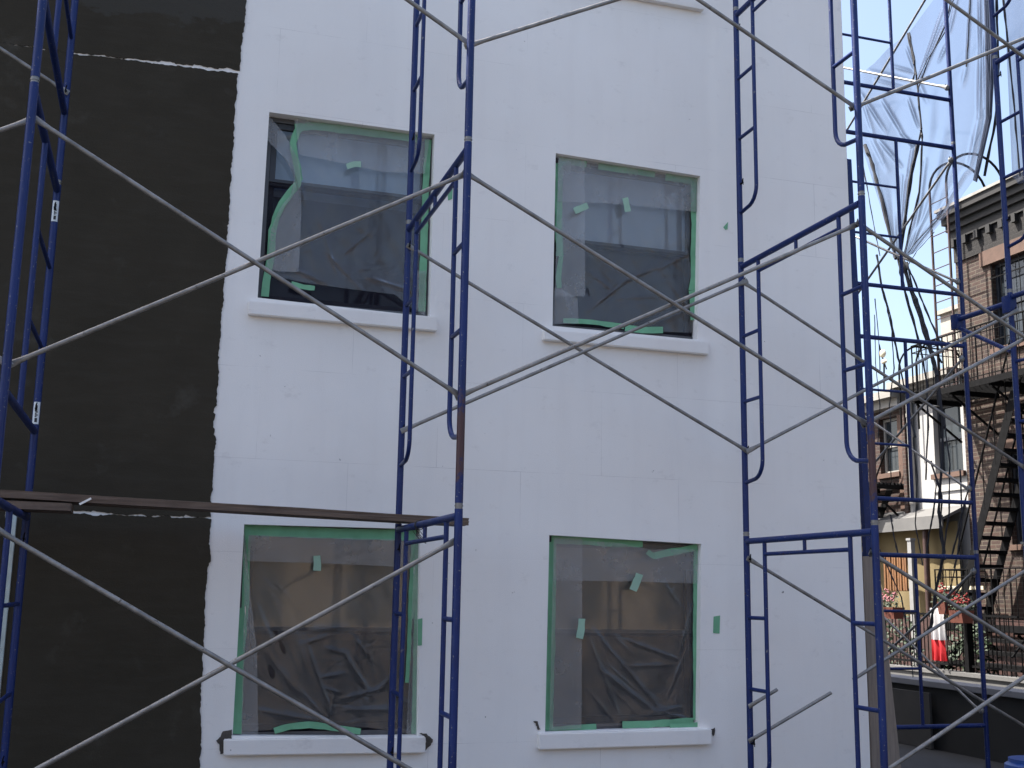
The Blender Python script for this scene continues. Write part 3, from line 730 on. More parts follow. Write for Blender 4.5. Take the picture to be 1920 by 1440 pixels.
for (c, k), lb in lab.items():
    src = ladd0 if c == 0 else (walkr if (c, k) in ((1, 1), (2, 1)) else walk0)
    o = src if src not in used else copy_tree(src); used.add(src)
    o.location = (XS[c], YI, ZJ[k]); o['label'] = lb
    if (c, k) == (0, 1):
        for u, v in ((101, 388), (62, 766)):
            p = atX(u, v, XS[0]); z = p.z-ZJ[1]
            # plate wrapped on the front of the inner leg
            l = MB()
            a0 = math.atan2(CAM.y-YI, CAM.x-XS[0])
            def arc(da, zz, r): return (r*math.cos(a0+da), r*math.sin(a0+da), zz)
            for i in range(8):
                d0, d1 = -.85+1.7*i/8, -.85+1.7*(i+1)/8; r = RL*1.09
                l.quad(arc(d0, z-.066, r), arc(d1, z-.066, r), arc(d1, z+.066, r), arc(d0, z+.066, r))
            lo = l.build("label_plate", M_WHITE_LABEL, o)
            w = MB(); r = RL*1.11
            seq = [(-.055, -.030, .0, .30), (-.024, -.018, -.1, .22), (-.016, -.009, .05, .34), (-.007, 0, -.12, .18), (.002, .010, .06, .30), (.012, .019, -.04, .26), (.022, .046, 0., .2)]
            for za, zb, dc, dw in seq:
                for i in range(3):
                    e0, e1 = dc-dw+2*dw*i/3, dc-dw+2*dw*(i+1)/3
                    w.quad(arc(e0, z+za, r), arc(e1, z+za, r), arc(e1, z+zb, r), arc(e0, z+zb, r))
            w.build("lettering", M_BLACK, lo)
SX, SY = 5.77, 1.25
slab = ["blue ladder frame at ground level past the wall's right corner, before the low parapet",
        "blue ladder frame past the wall's right corner, before the white stucco house",
        "blue ladder frame past the wall's right corner, before the lower gathered netting and sky",
        "blue ladder frame at the top right past the wall's corner, before the upper netting"]
for k in range(4):
    o = copy_tree(ladd0); o.location = (SX, SY, ZJ[k]+.01); o.rotation_euler = (0, 0, rad(90)); o['label'] = slab[k]

# ------------------------------------------------------------------ cross braces
RB = .0122
def brace_tube(p, q, parent, bow=.004, seed=0):
    p, q = Vector(p), Vector(q); d = q-p; Ld = d.length; t = d/Ld
    ts = [-.02/Ld, .018/Ld, .06/Ld, .10/Ld]; ts = ts+[.25, .5, .75]+[1-x for x in ts[::-1]]
    rnd = random.Random(seed); pts, sq = [], []
    for x in ts:
        b = Vector((0, rnd.uniform(-.3, .3), rnd.uniform(-1, .2)))*bow*math.sin(math.pi*min(1, max(0, x)))
        pts.append(p+d*x+b); e = min(x, 1-x)*Ld
        f = 1.0 if e > .09 else max(0, (e-.02)/.07)
        sq.append((1.45-.45*f, .28+.72*f) )
    return MB().tube(pts, RB, 12, True, False, sq).build("brace_tube", M_GALV, parent)
def xbrace(xa, xb, y, k, label, which=(0, 1), cut=None, inner=False):
    za, zb = ZJ[k+1]-SA, ZJ[k+1]-SB
    s = 1 if not inner else -1
    t = thing("cross_brace", label, "cross brace", (0, 0, 0), "galvanised cross braces")
    yy = y+s*.036
    if 0 in which: brace_tube((xa, yy, za), (xb, yy, zb), t, seed=k*7+int(xa*10))
    if 1 in which: brace_tube((xa, yy+s*.027, zb), (xb, yy+s*.027, za), t, seed=k*7+int(xa*10)+3)
    if len(which) == 2:
        MB().tube([((xa+xb)/2, yy-s*.017, (za+zb)/2), ((xa+xb)/2, yy+s*.045, (za+zb)/2)], .005, 8).build("pivot_bolt", M_GALV, t)
    return t
XL = XS[0]-2.21
xbrace(XL, XS[0], YO, 1, "galvanised cross brace whose end reaches the left column's outer leg, mostly off the left edge")
xbrace(XL, XS[0], YI, 2, "galvanised cross brace end behind the left column, running down from the upper left edge", inner=True)
xbrace(XS[0], XS[1], YO, 0, "galvanised cross brace crossing the lower left window under the plank")
xbrace(XS[0], XS[1], YO, 1, "galvanised cross brace crossing the dark coat and the upper left window")
xbrace(XS[0], XS[1], YO, 2, "galvanised cross brace ending at the middle outer leg from the top left")
xbrace(XS[1], XS[2], YO, 1, "long outer galvanised cross brace crossing before the upper right window")
xbrace(XS[1], XS[2], YI, 1, "inner galvanised cross brace close to the wall, crossing below the upper right window's sill", inner=True)
xbrace(XS[1], XS[2], YO, 2, "galvanised cross brace cut by the top edge between the middle and right columns")
xbrace(XS[2], XS[3], YO, 0, "outer galvanised cross brace at the lower right, before the railings and stairs")
xbrace(XS[2], XS[3], YO, 1, "outer galvanised cross brace before the fire escape balcony at the right edge")
xbrace(XS[2], XS[3], YO, 2, "outer galvanised cross brace at the top right before the netting")
xbrace(XS[2], XS[3], YI, 1, "inner galvanised cross brace crossing the wall's right corner at upper window height", inner=True)
xbrace(XS[2], XS[3], YI, 0, "single sloping galvanised brace falling right from the lower frame's inner leg", (0,), inner=True)
# cut pieces on the lower right frame
def cut_tube(p, q, label, lock=True):
    p, q = Vector(p), Vector(q); t = (q-p).normalized()
    o = MB().tube([p, p+t*.05, p+t*.10, p.lerp(q, .5), q], RB, 12, True, False, [(1.35, .4), (1.2, .6), (1, 1), (1, 1), (1, 1)]).build("brace_stub", M_GALV)
    return tag(o, label, "brace stub")
ys = YI-.036
cut_tube(atY(1404, 1390, ys), atY(1558, 1299, ys), "sawn galvanised tube stub, the longer and lower of two on the right frame's inner leg")
cut_tube(atY(1404, 1325, ys), atY(1457, 1293, ys), "short sawn galvanised tube stub, upper of two on the right frame's inner leg")
brb = thing("cut_brace", "galvanised brace tube with a sawn lower end before the wall's right corner", "cross brace", (0, 0, 0), "galvanised cross braces")
a = atY(1600, 1274, ys); b = Vector((XS[3], ys, ZJ[1]-SA))
MB().tube([a, a.lerp(b, .3), a.lerp(b, .7), b], RB, 12).build("brace_tube", M_GALV, brb)
# side scaffold braces running back along the return wall
for k, lb in enumerate(["dark brace pair of the side scaffold before the iron fence", "brace pair of the side scaffold before the white stucco house",
                        "brace pair of the side scaffold before the lower netting", "brace pair of the side scaffold at the top, one tube pale against the netting"]):
    t = thing("cross_brace", lb, "cross brace", (0, 0, 0), "galvanised cross braces")
    x = SX+W-.036; J = ZJ[k+1]+.01
    brace_tube((x, SY, J-SA), (x, SY+2.13, J-SB), t, seed=k); brace_tube((x-.027, SY, J-SB), (x-.027, SY+2.13, J-SA), t, seed=k+9)
    for z in (J-SA, J-SB): MB().sphere((x, SY+.005, z), .03, (1, .8, 1.1), 8).build("brace_clamp", M_GALV, t)

# side bracket at the far right column
br_ = thing("side_bracket", "blue triangular side bracket on the far right leg, before the brick pier", "scaffold bracket", (XS[3], YI, 0))
MB().box(-.035, .035, -.03, .06, 3.86, 4.0, .006).build("clamp_box", M_BLUE, br_)
MB().tube([(0, .05, 3.945), (0, .62, 3.945)], .022, 12).build("arm", M_BLUE, br_)
MB().box(-.035, .035, .60, .68, 3.86, 3.99, .006).build("end_box", M_BLUE, br_)
MB().tube([(0, .62, 3.87), (0, .03, 3.55)], .018, 12).build("diagonal", M_BLUE, br_)

# ------------------------------------------------------------------ planks, boards, wire
def plank(a, b, w, th, label, m=M_WOOD, name="wooden_plank"):
    a, b = Vector(a), Vector(b); t = (b-a).normalized(); y = Vector((0, 1, 0)); n = t.cross(y)*-1
    if n.z < 0: n = -n
    g = MB(); c = (a+b)/2; g.obox((0, 0, 0), t*((b-a).length/2), y*(w/2), n*(th/2))
    bmesh.ops.subdivide_edges(g.bm, edges=list(g.bm.edges), cuts=6, use_grid_fill=True)
    for v in g.bm.verts: v.co += Vector((random.uniform(-.002, .002), random.uniform(-.003, .003), random.uniform(-.0025, .0025)))
    o = g.build(name, m); o.location = c; return tag(o, label, "plank")
pe = atY(879, 982, -.68)
plank((-1.75, -.56, 2.118), (pe.x, -.56, 2.036), .24, .044, "long weathered plank lying across the scaffold below the upper left window")
plank((-3.2, -.66, 2.028), (atY(133, 945, -.78).x, -.66, 2.030), .26, .046, "shorter plank end lying under the long plank at the left edge")
w1 = atY(1618, 1043, .16); w2 = atY(1646, 1043, .16); w3 = atY(1690, 1445, .16); w4 = atY(1636, 1445, .16)
g = MB(); z0 = .02; 
k4 = w1+(w4-w1)*((w1.z-z0)/(w1.z-w4.z)); k3 = w2+(w3-w2)*((w2.z-z0)/(w2.z-w3.z))
g.prism([w1, w2, k3, k4], (0, .04, 0))
tag(g.build("leaning_board", M_WOODV, None, False), "grey-brown wooden board standing on end at the wall's right corner behind the blue leg", "board")
p0 = atY(1588, 300, .3); p1 = atY(1627, 1043, .3)
tag(MB().bar(p0, p1, .055, .05, (0, 1, 0)).build("corner_post", M_BLUE, None, False), "flat blue steel post standing just past the wall's right corner", "post")
wr = thing("tie_wire", "loops of black tie wire twisted round the top bar under the plank end", "wire", (XS[1], YI, ZJ[0]))
g = MB(); rnd = random.Random(4)
yc = -.62; zc = HF-.055
for i in range(3):
    cx = .0; cy = yc+i*.018-.02
    g.tube([(.028*math.cos(a), cy+.01*math.sin(a*.5), zc+.028*math.sin(a)) for a in [j*2*math.pi/14 for j in range(14)]], .0018, 6, closed=True)
for c_, r_ in (((0, yc-.04, zc-.058), .034), ((0, yc+.05, zc-.06), .03), ((.01, yc+.0, zc-.085), .022)):
    g.tube([(c_[0]-.03*math.cos(a), c_[1]+r_*math.sin(a), c_[2]+r_*math.cos(a)) for a in [j*5.2/16 for j in range(17)]], .0018, 6)
g.build("wire_loop", M_WIRE, wr)
q = atY(160, 940, -.684)
tag(MB().obox(q, Vector((.030, 0, .018)), (0, .004, 0), (-.003, 0, .005)).build("foam_sliver", M_FOAM, None, False), "small white foam sliver stuck on the edge of the long plank", "foam scrap")

# ------------------------------------------------------------------ netting on the side scaffold
XN = 7.46
nt_ = thing("debris_netting", "torn grey-blue debris netting gathered and hanging over the side scaffold at the top right", "netting")
def net_patch(top, bot, left, right, nx, ny, amp, nf, seed, gather=1.0, x0=XN):
    g = MB(); rnd = random.Random(seed); rows = []; ph = [rnd.uniform(0, 6.28) for _ in range(6)]
    for j in range(ny+1):
        row = []
        for i in range(nx+1):
            s, t = i/nx, j/ny; u, v = coons(top, bot, left, right, s, t)
            ss = s+.05*math.sin(t*3+ph[0])+.03*math.sin(t*7+ph[1])
            h = math.sin(ss*nf+ph[2]+1.2*math.sin(ss*nf*.37+ph[4]))*(.55+.45*math.sin(ss*nf*.23+ph[3]+t*2))
            h = math.copysign(abs(h)**1.0, h)*amp*(.25+.9*t**gather)
            row.append(g.bm.verts.new(atX(u, v, x0+h+.10*math.sin(s*2+ph[5]))))
        rows.append(row)
    for a, b in zip(rows, rows[1:]):
        for i in range(nx): g.bm.faces.new((a[i], a[i+1], b[i+1], b[i]))
    return g.build("net_panel", M_NET, nt_)
K_ = 1.35
CRL = [((1672, 124), (1720, 138), 5, .07), ((1632, 134), (1700, 150), 6, .08), ((1640, 150), (1705, 168), 5, .06), ((1618, 180), (1660, 246), 6, .09), ((1655, 188), (1692, 250), 6, .10), ((1690, 250), (1722, 282), 5, .09), ((1704, 186), (1722, 238), 5, .08),
       ((1648, 262), (1690, 312), 6, .09), ((1630, 250), (1664, 320), 8, .06), ((1700, 90), (1716, 134), 5, .06), ((1612, 170), (1640, 260), 6, .05), ((1690, 330), (1684, 470), 6, .09), ((1712, 270), (1690, 420), 5, .10), ((1650, 360), (1678, 470), 6, .09), ((1700, 340), (1690, 480), 5, .1)]
CRR = [((1768, 16), (1718, 160), 4, .08), ((1772, 40), (1738, 120), 5, .09), ((1738, 120), (1716, 165), 5, .09), ((1776, 80), (1760, 115), 6, .06), ((1820, -10), (1812, 122), 4, .08), ((1812, 122), (1804, 160), 8, .05), ((1796, -10), (1780, 60), 5, .07), ((1836, -10), (1838, 100), 5, .10),
       ((1838, 100), (1836, 220), 7, .12), ((1836, 220), (1816, 320), 9, .10), ((1846, 60), (1848, 200), 6, .12), ((1790, 300), (1740, 420), 14, .06), ((1770, 250), (1730, 430), 18, .06), ((1810, 320), (1740, 440), 8, .09), ((1735, 300), (1712, 470), 8, .08), ((1780, 380), (1712, 470), 5, .10), ((1748, 160), (1740, 300), 20, .05), ((1720, 150), (1738, 190), 8, .05)]
def net_fold(top, bot, left, right, nx, ny, cr, seed, x0):
    g = MB(); rnd = random.Random(seed); rows = []; ph = [rnd.uniform(0, 6.28) for _ in range(8)]
    for j in range(ny+1):
        row = []
        for i in range(nx+1):
            s, t = i/nx, j/ny; u, v = coons(top, bot, left, right, s, t)
            h = K_*creases_h((u, v), cr, 0)
            h += .05*math.sin(s*5+ph[0]+t*2)+.03*math.sin(t*6+ph[1]+s*3)+.006*math.sin(s*17+ph[2]+t*5)
            gz = max(0, t-.55)/.45; h += gz*.045*math.sin(s*22+ph[4])
            row.append(g.bm.verts.new(atX(u, v, x0+h)))
        rows.append(row)
    for a, b in zip(rows, rows[1:]):
        for i in range(nx): g.bm.faces.new((a[i], a[i+1], b[i+1], b[i]))
    return g.build("net_panel", M_NET, nt_)
net_fold([(1598, 152), (1640, 118), (1664, 92), (1702, 62)], [(1676, 480), (1684, 482), (1690, 486)], [(1598, 152), (1606, 250), (1624, 300), (1655, 400), (1676, 480)], [(1702, 62), (1716, 130), (1728, 240), (1712, 330), (1690, 486)], 200, 170, CRL, 1, XN)
net_fold([(1704, 62), (1735, 20), (1765, -20), (1810, -20), (1866, -20)], [(1694, 484), (1700, 480), (1712, 476)], [(1704, 62), (1716, 130), (1730, 262), (1722, 360), (1694, 484)], [(1866, -20), (1868, 100), (1860, 220), (1838, 320), (1780, 400), (1712, 476)], 260, 190, CRR, 5, XN+.05)
for sd in (9, 10, 11):
    net_patch([(1844, -20), (1854, -20), (1864, -20)], [(1824, 338), (1828, 340), (1832, 342)], [(1844, -20), (1848, 120), (1848, 220), (1824, 338)], [(1862, -20), (1865, 120), (1860, 220), (1832, 342)], 60, 70, .10, 24+sd, sd, .3, XN-.03-.02*sd+.2)
net_patch([(1882, -20), (1902, -20), (1925, -20)], [(1898, 330), (1910, 345), (1925, 340)], [(1882, -20), (1898, 330)], [(1925, -20), (1925, 340)], 30, 30, .02, 5, 12, 1, XN+.4)
def cord(pl, r, x=XN, m=None, seed=0, nm="gathered_cord"):
    rnd = random.Random(seed); P = []
    for a, b in zip(pl, pl[1:]):
        for i in range(5): P.append(atX(a[0]+(b[0]-a[0])*i/5+rnd.uniform(-.6, .6), a[1]+(b[1]-a[1])*i/5, x+rnd.uniform(-.01, .01)))
    P.append(atX(*pl[-1], x))
    rs = [r*rnd.uniform(.7, 1.35) for _ in P]
    return MB().tube(P, rs, 7).build(nm, m or M_WIRE, nt_)
M_CORD = simple("dark_net_cord", (.025, .027, .035), .8, .4, 20)
cords = [([(1701, 62), (1712, 110), (1716, 135), (1712, 148), (1708, 155)], .009), ([(1705, 62), (1713, 105), (1719, 150), (1728, 240), (1722, 268)], .009), ([(1727, 240), (1729, 262), (1724, 360), (1706, 430), (1694, 484)], .010),
         ([(1722, 268), (1706, 340), (1696, 420), (1686, 486)], .018), ([(1690, 486), (1704, 530), (1720, 570), (1740, 640), (1757, 705)], .022), ([(1684, 484), (1692, 530), (1712, 600), (1730, 670)], .012),
         ([(1693, 486), (1712, 520), (1735, 580), (1762, 640), (1768, 660)], .010), ([(1644, 478), (1654, 540), (1668, 590), (1680, 650), (1690, 700), (1702, 760), (1716, 820)], .011),
         ([(1622, 272), (1636, 310), (1655, 380), (1672, 455), (1680, 485)], .019), ([(1606, 240), (1622, 330), (1638, 420), (1650, 480)], .006), ([(1745, 865), (1766, 930), (1762, 1000), (1772, 1050)], .010),
         ([(1757, 705), (1768, 790), (1766, 870), (1760, 960), (1770, 1035), (1754, 1110), (1745, 1180)], .014), ([(1770, 780), (1781, 870), (1780, 960), (1768, 1040)], .008), ([(1828, 880), (1812, 930), (1798, 990), (1784, 1045)], .009),
         ([(1670, 965), (1676, 1005), (1684, 1040)], .008), ([(1640, 560), (1648, 640), (1650, 700)], .005), ([(1790, -10), (1772, 60), (1740, 110), (1716, 160)], .005), ([(1784, -10), (1776, 40), (1738, 120), (1722, 165)], .006),
         ([(1820, -10), (1816, 60), (1812, 125)], .006), ([(1880, -10), (1888, 60), (1900, 180), (1912, 330)], .009), ([(1868, -10), (1872, 120), (1866, 230), (1846, 330)], .013), ([(1752, 435), (1720, 470), (1700, 500)], .004), ([(1770, 400), (1720, 450), (1702, 475)], .004)]
cords += [([(1700, 492), (1716, 560), (1738, 620), (1752, 680), (1760, 760)], .011), ([(1686, 488), (1700, 560), (1726, 650), (1738, 720), (1740, 800), (1736, 900)], .009), ([(1694, 490), (1706, 540), (1729, 610), (1748, 670), (1756, 700)], .016),
          ([(1757, 900), (1750, 960), (1742, 1000), (1737, 1045)], .008), ([(1660, 560), (1672, 620), (1676, 690), (1668, 760), (1672, 840)], .006), ([(1640, 590), (1642, 680), (1650, 760), (1646, 830)], .005), ([(1800, 880), (1804, 960), (1796, 1040), (1770, 1160)], .007),
          ([(1712, 820), (1720, 900), (1716, 980), (1730, 1060)], .006), ([(1650, 1030), (1690, 1120), (1704, 1200), (1712, 1270)], .006)]
for i, (pl, r) in enumerate(cords): cord(pl, r, XN-.02, M_CORD, i)

# ------------------------------------------------------------------ houses across the yard (facades face the yard, plane X = 13.2)
XF = 13.2
def facade(y0, y1, z1, m, name, label, holes, depth=7.0, xf=XF, part="brick_wall"):
    t = thing(name, label, "house", (0, 0, 0)); g = MB()
    ys_ = sorted({y0, y1, *[h[0] for h in holes], *[h[1] for h in holes]}); zs_ = sorted({0, z1, *[h[2] for h in holes], *[h[3] for h in holes]})
    for a, b in zip(ys_, ys_[1:]):
        for c_, d in zip(zs_, zs_[1:]):
            ym, zm = (a+b)/2, (c_+d)/2
            if any(h[0] < ym < h[1] and h[2] < zm < h[3] for h in holes): continue
            g.quad((xf, b, c_), (xf, a, c_), (xf, a, d), (xf, b, d))
    for h in holes:
        for p, q in (((h[0], h[2]), (h[1], h[2])), ((h[1], h[2]), (h[1], h[3])), ((h[1], h[3]), (h[0], h[3])), ((h[0], h[3]), (h[0], h[2]))):
            g.quad((xf, *p), (xf, *q), (xf+.14, *q), (xf+.14, *p))
    g.quad((xf, y0, 0), (xf+depth, y0, 0), (xf+depth, y0, z1), (xf, y0, z1)); g.quad((xf, y1, 0), (xf+depth, y1, 0), (xf+depth, y1, z1), (xf, y1, z1))
    g.quad((xf, y0, z1), (xf+depth, y0, z1), (xf+depth, y1, z1), (xf, y1, z1)); g.quad((xf+depth, y0, 0), (xf+depth, y1, 0), (xf+depth, y1, z1), (xf+depth, y0, z1))
    bmesh.ops.remove_doubles(g.bm, verts=g.bm.verts, dist=.0005)
    g.build(part, m, t, False); return t
M_PANE = simple("dark_reflecting_pane", (.02, .025, .03), .05, .1, 3)
def house_window(t, y0, y1, z0, z1, xf=XF, fm=None, mull=False, grille=False):
    x = xf+.10; w = .05; f = MB()
    f.box(x, x+.05, y0, y0+w, z0, z1); f.box(x, x+.05, y1-w, y1, z0, z1); f.box(x, x+.05, y0+w, y1-w, z1-w, z1); f.box(x, x+.05, y0+w, y1-w, z0, z0+w)
    zm = (z0+z1)/2; f.box(x-.01, x+.05, y0+w, y1-w, zm-.03, zm+.03)
    o = f.build("window", fm or M_WFRAME, t, False)
    MB().quad((x+.035, y0+w, z0+w), (x+.035, y1-w, z0+w), (x+.035, y1-w, z1-w), (x+.035, y0+w, z1-w)).build("pane", M_PANE, o, False)
    MB().box(xf-.06, xf+.10, y0-.06, y1+.06, z0-.09, z0-.002).build("sill", M_STONE, o, False)
    if grille:
        g = MB()
        for i in range(6): g.tube([(xf-.02, y0+.05+(y1-y0-.1)*i/5, z0), (xf-.02, y0+.05+(y1-y0-.1)*i/5, z1)], .007, 6)
        for z in (z0+.15, z1-.25): g.bar((xf-.02, y0, z), (xf-.02, y1, z), .012, .02)
        for i in range(5):
            y = y0+.1+(y1-y0-.2)*i/4
            g.tube([(xf-.02, y+.035*math.cos(a), z1-.16+.035*math.sin(a)) for a in [j*2*math.pi/10 for j in range(10)]], .005, 5, closed=True)
        g.build("grille", M_IRON, o)
    return o
# A: brown brick house with fire escape
hA = facade(-6, 8.58, 8.02, M_BRICK, "brick_house", "brown brick house with a dark bracketed cornice and fire escape at the right edge", [(6.55, 7.72, 5.75, 7.20), (6.6, 7.6, 2.5, 4.0), (3.2, 4.6, 5.75, 7.2), (5.3, 6.1, 2.5, 4.2)])
house_window(hA, 6.55, 7.72, 5.75, 7.20, grille=True); house_window(hA, 6.6, 7.6, 2.5, 4.0); house_window(hA, 3.2, 4.6, 5.75, 7.2); house_window(hA, 5.3, 6.1, 2.5, 4.2)
MB().box(XF-.05, XF-.002, 6.38, 7.92, 7.205, 7.46).build("lintel", M_STONE, hA, False)
MB().box(XF-.04, XF-.002, 6.45, 7.75, 4.005, 4.22).build("lintel", M_STONE, hA, False)
g = MB(); g.box(XF-.28, XF+.3, -6, 8.66, 8.26, 8.38); g.box(XF-.21, XF+.25, -6, 8.64, 8.14, 8.258); g.box(XF-.14, XF+.2, -6, 8.62, 8.02, 8.138); g.box(XF-.08, XF+.15, -6, 8.60, 7.86, 8.018)
g.build("cornice", M_DARKMETAL, hA, False)
MB().box(XF-.31, XF+.35, -6.05, 8.69, 8.382, 8.43).build("roof_edge", M_CORN, hA, False)
MB().box(XF-.035, XF-.001, -6, 8.57, 7.462, 7.859).build("brick_band", M_BRICK_DK, hA, False)  # darker brick band between the lintel and the cornice
for i in range(16): y = 8.5-i*.30; MB().box(XF-.12, XF-.036, y-.05, y+.05, 7.72, 7.858).build("cornice_bracket", M_DARKMETAL, hA, False)
# B: white stucco house
hB = facade(8.585, 10.12, 5.40, M_STUCCO, "stucco_house", "white stucco house in sun between the brick house and the drainpipe", [(8.66, 9.40, 3.80, 5.02)], part="stucco_wall")
house_window(hB, 8.66, 9.40, 3.80, 5.02)
MB().box(XF-.03, XF-.002, 8.6, 9.46, 3.48, 3.52).build("string_course", M_STUCCO, hB, False)
g = MB(); g.box(XF-.30, XF+.2, 8.59, 10.3, 5.46, 5.58); g.box(XF-.16, XF+.15, 8.59, 10.2, 5.401, 5.458); g.build("cornice", M_CORN, hB, False)
# C: red brick house beyond
hC = facade(10.125, 15.0, 5.15, M_BRICK_RED, "brick_house", "low red brick house half hidden behind the wall's right corner", [(10.42, 11.0, 3.95, 5.0)])
house_window(hC, 10.42, 11.0, 3.95, 5.0, fm=M_CORN)
MB().box(XF-.03, XF-.002, 10.22, 10.40, 3.2, 5.0).build("red_jamb", M_STONE, hC, False)
g = MB(); g.box(XF-.35, XF+.2, 10.13, 15, 5.30, 5.44); g.box(XF-.2, XF+.15, 10.13, 15, 5.151, 5.298); g.build("cornice", M_CORN, hC, False)
# bulkhead beyond the roof
q0 = atX(1763, 592, 17.5); q1 = atX(1800, 680, 17.5)
tag(MB().box(17.5, 19, q1.y-3, q0.y, 4.0, q0.z).box(17.4, 19.1, q1.y-3.1, q0.y+.06, q0.z+.001, q0.z+.1).build("roof_bulkhead", M_BULK, None, False), "beige rendered block rising behind the roofs left of the brick house", "chimney")
# drainpipe
dp = thing("drainpipe", "white drainpipe running down beside the stucco house", "drainpipe")
ya = atX(1706, 800, XF-.09).y
MB().tube([(XF-.09, ya, .1), (XF-.09, ya, 5.3)], .055, 12).build("pipe", M_PVC, dp)
for z in (1.2, 3.3, 4.9): MB().tube([(XF-.09, ya, z), (XF-.09, ya, z+.07)], .066, 12).build("bracket", M_CORN, dp)
MB().box(XF-.16, XF-.005, ya+.07, ya+.16, .1, 5.2).build("dark_flashing", M_BRICK_RED, dp, False)
# awning
aw = thing("awning", "yellow canvas wall shelter under a grey-white fascia across the yard", "awning")
g = MB(); g.prism([(XF-.5, 8.62, 2.94), (XF-.02, 8.62, 3.16), (XF-.02, 13.0, 3.16), (XF-.5, 13.0, 2.94)], (0, 0, .05)); g.box(XF-.53, XF-.501, 8.62, 13, 2.80, 3.02); g.build("fascia", M_FASCIA, aw, False)
g = MB(); n = 60; pv = None
for i in range(n+1):
    y = 8.62+4.3*i/n; x = XF-.22+.012*math.sin(i*1.1); c2 = (g.bm.verts.new((x, y, 2.93)), g.bm.verts.new((x+.02, y, 1.30)))
    if pv: g.bm.faces.new((pv[0], c2[0], c2[1], pv[1]))
    pv = c2
g.build("canvas", M_AWN, aw)
yp = atX(1735, 1000, XF-.4).y
MB().tube([(XF-.4, yp, .0), (XF-.4, yp, 2.9)], .05, 10).build("post", M_IRON_BRN, aw)
MB().box(XF-.3, XF-.24, atX(1775, 1102, XF-.3).y-.9, atX(1775, 1102, XF-.3).y+.3, atX(1775, 1102, XF-.3).z-.03, atX(1775, 1102, XF-.3).z+.03).build("beige_rail", M_BEIGE, aw, False)  # pale beige rail under the fascia
sh = atX(1680, 1075, XF-.6)
g = MB()
for i in range(9): y = sh.y-.32+i*.075; g.box(XF-.62+.01*(i % 2), XF-.59+.01*(i % 2), y, y+.045, sh.z-.30, sh.z+.35)
for z in (-.31, .3): g.box(XF-.585, XF-.56, sh.y-.34, sh.y+.36, sh.z+z, sh.z+z+.05)
tag(g.build("wooden_shutter", M_ORANGE, None, False), "orange-brown wooden shutter under the yellow canvas", "shutter")
wp = thing("white_post", "white post beside the orange shutter across the yard", "post")
pw = atX(1711, 1085, 12.4); MB().box(12.36, 12.44, pw.y-.05, pw.y+.05, .02, 2.6).build("shaft", M_PVC, wp, False); MB().box(12.345, 12.455, pw.y-.06, pw.y+.06, 2.601, 2.64).build("cap", M_PVC, wp, False)

# fire escape on A
fe = thing("fire_escape", "black iron fire escape with balconies and steep stairs on the brick house", "fire escape")
def railing(parent, x, y0, y1, z, h, ends=True, step=.13, xi=XF-.02):
    g = MB()
    def run(a, b):
        a, b = Vector(a), Vector(b); n = max(1, int((b-a).length/step))
        g.bar(a+Vector((0, 0, h)), b+Vector((0, 0, h)), .035, .018); g.bar(a+Vector((0, 0, h*.86)), b+Vector((0, 0, h*.86)), .02, .012); g.bar(a+Vector((0, 0, .06)), b+Vector((0, 0, .06)), .02, .012)
        for i in range(n+1):
            p = a.lerp(b, i/n); g.tube([p, p+Vector((0, 0, h))], .0075 if i % 6 else .014, 6)
    run((x, y0, z), (x, y1, z))
    if ends: run((x, y1, z), (xi, y1, z))
    return g.build("railing", M_IRON, parent)
def platform(parent, x0, x1, y0, y1, z):
    g = MB(); n = int((x1-x0)/.075)
    for i in range(n+1): x = x0+(x1-x0)*i/n; g.box(x-.014, x+.014, y0, y1, z-.05, z-.012)
    k = int((y1-y0)/.8)
    for i in range(k+1): y = y0+(y1-y0)*i/k; g.box(x0, x1, y-.025, y+.025, z-.13, z-.051)
    g.box(x0-.03, x0, y0, y1, z-.10, z); g.box(x0, x1, y1, y1+.03, z-.10, z)
    for i in range(k+1): y = y0+(y1-y0)*i/k; g.bar((x0+.05, y, z-.14), (x1-.02, y, z-.75), .03, .03)
    return g.build("platform", M_IRON, parent, False)
def stairs(parent, a, b, wvec, n, td=.2):
    a, b, wv = Vector(a), Vector(b), Vector(wvec); s = MB(); t = MB()
    d = b-a; hd = Vector((d.x, d.y, 0)).normalized()
    for k in (0, 1): s.bar(a+wv*k, b+wv*k, .16, .012, wv.normalized())
    for i in range(1, n):
        c = a.lerp(b, i/n)+wv*.5; t.obox(c, wv*.5, hd*td/2, Vector((0, 0, .026)))
    s.build("stringer", M_IRON, parent, False); t.build("stair_treads", M_IRON, parent, False)
    h = MB()
    for k in (0, 1):
        h.tube([a+wv*k+Vector((0, 0, .85)), b+wv*k+Vector((0, 0, .85))], .016, 8)
        for i in range(0, n+1, 3): p = a.lerp(b, i/n)+wv*k; h.tube([p, p+Vector((0, 0, .85))], .010, 6)
    h.build("handrail", M_IRON, parent)
platform(fe, 12.2, 13.15, 3.0, 8.58, 5.02); railing(fe, 12.2, 3.0, 8.58, 5.02, .86)
platform(fe, 12.2, 13.15, 3.0, 8.25, 1.25); railing(fe, 12.2, 3.0, 8.25, 1.25, .84)
stairs(fe, (12.42, 6.35, 5.0), (12.42, 8.05, 1.27), (.55, 0, 0), 17)
stairs(fe, (12.15, 5.2, 1.2), (11.0, 5.2, .02), (0, 2.1, 0), 7, .22)
g = MB()
for y in (8.15, 8.6): g.tube([(12.75, y, 5.0), (12.75, y, 8.75)], .022, 8)
for i in range(12): z = 5.2+i*.3; g.tube([(12.75, 8.15, z), (12.75, 8.6, z)], .010, 6)
g.build("roof_ladder", M_IRON_BRN, fe)
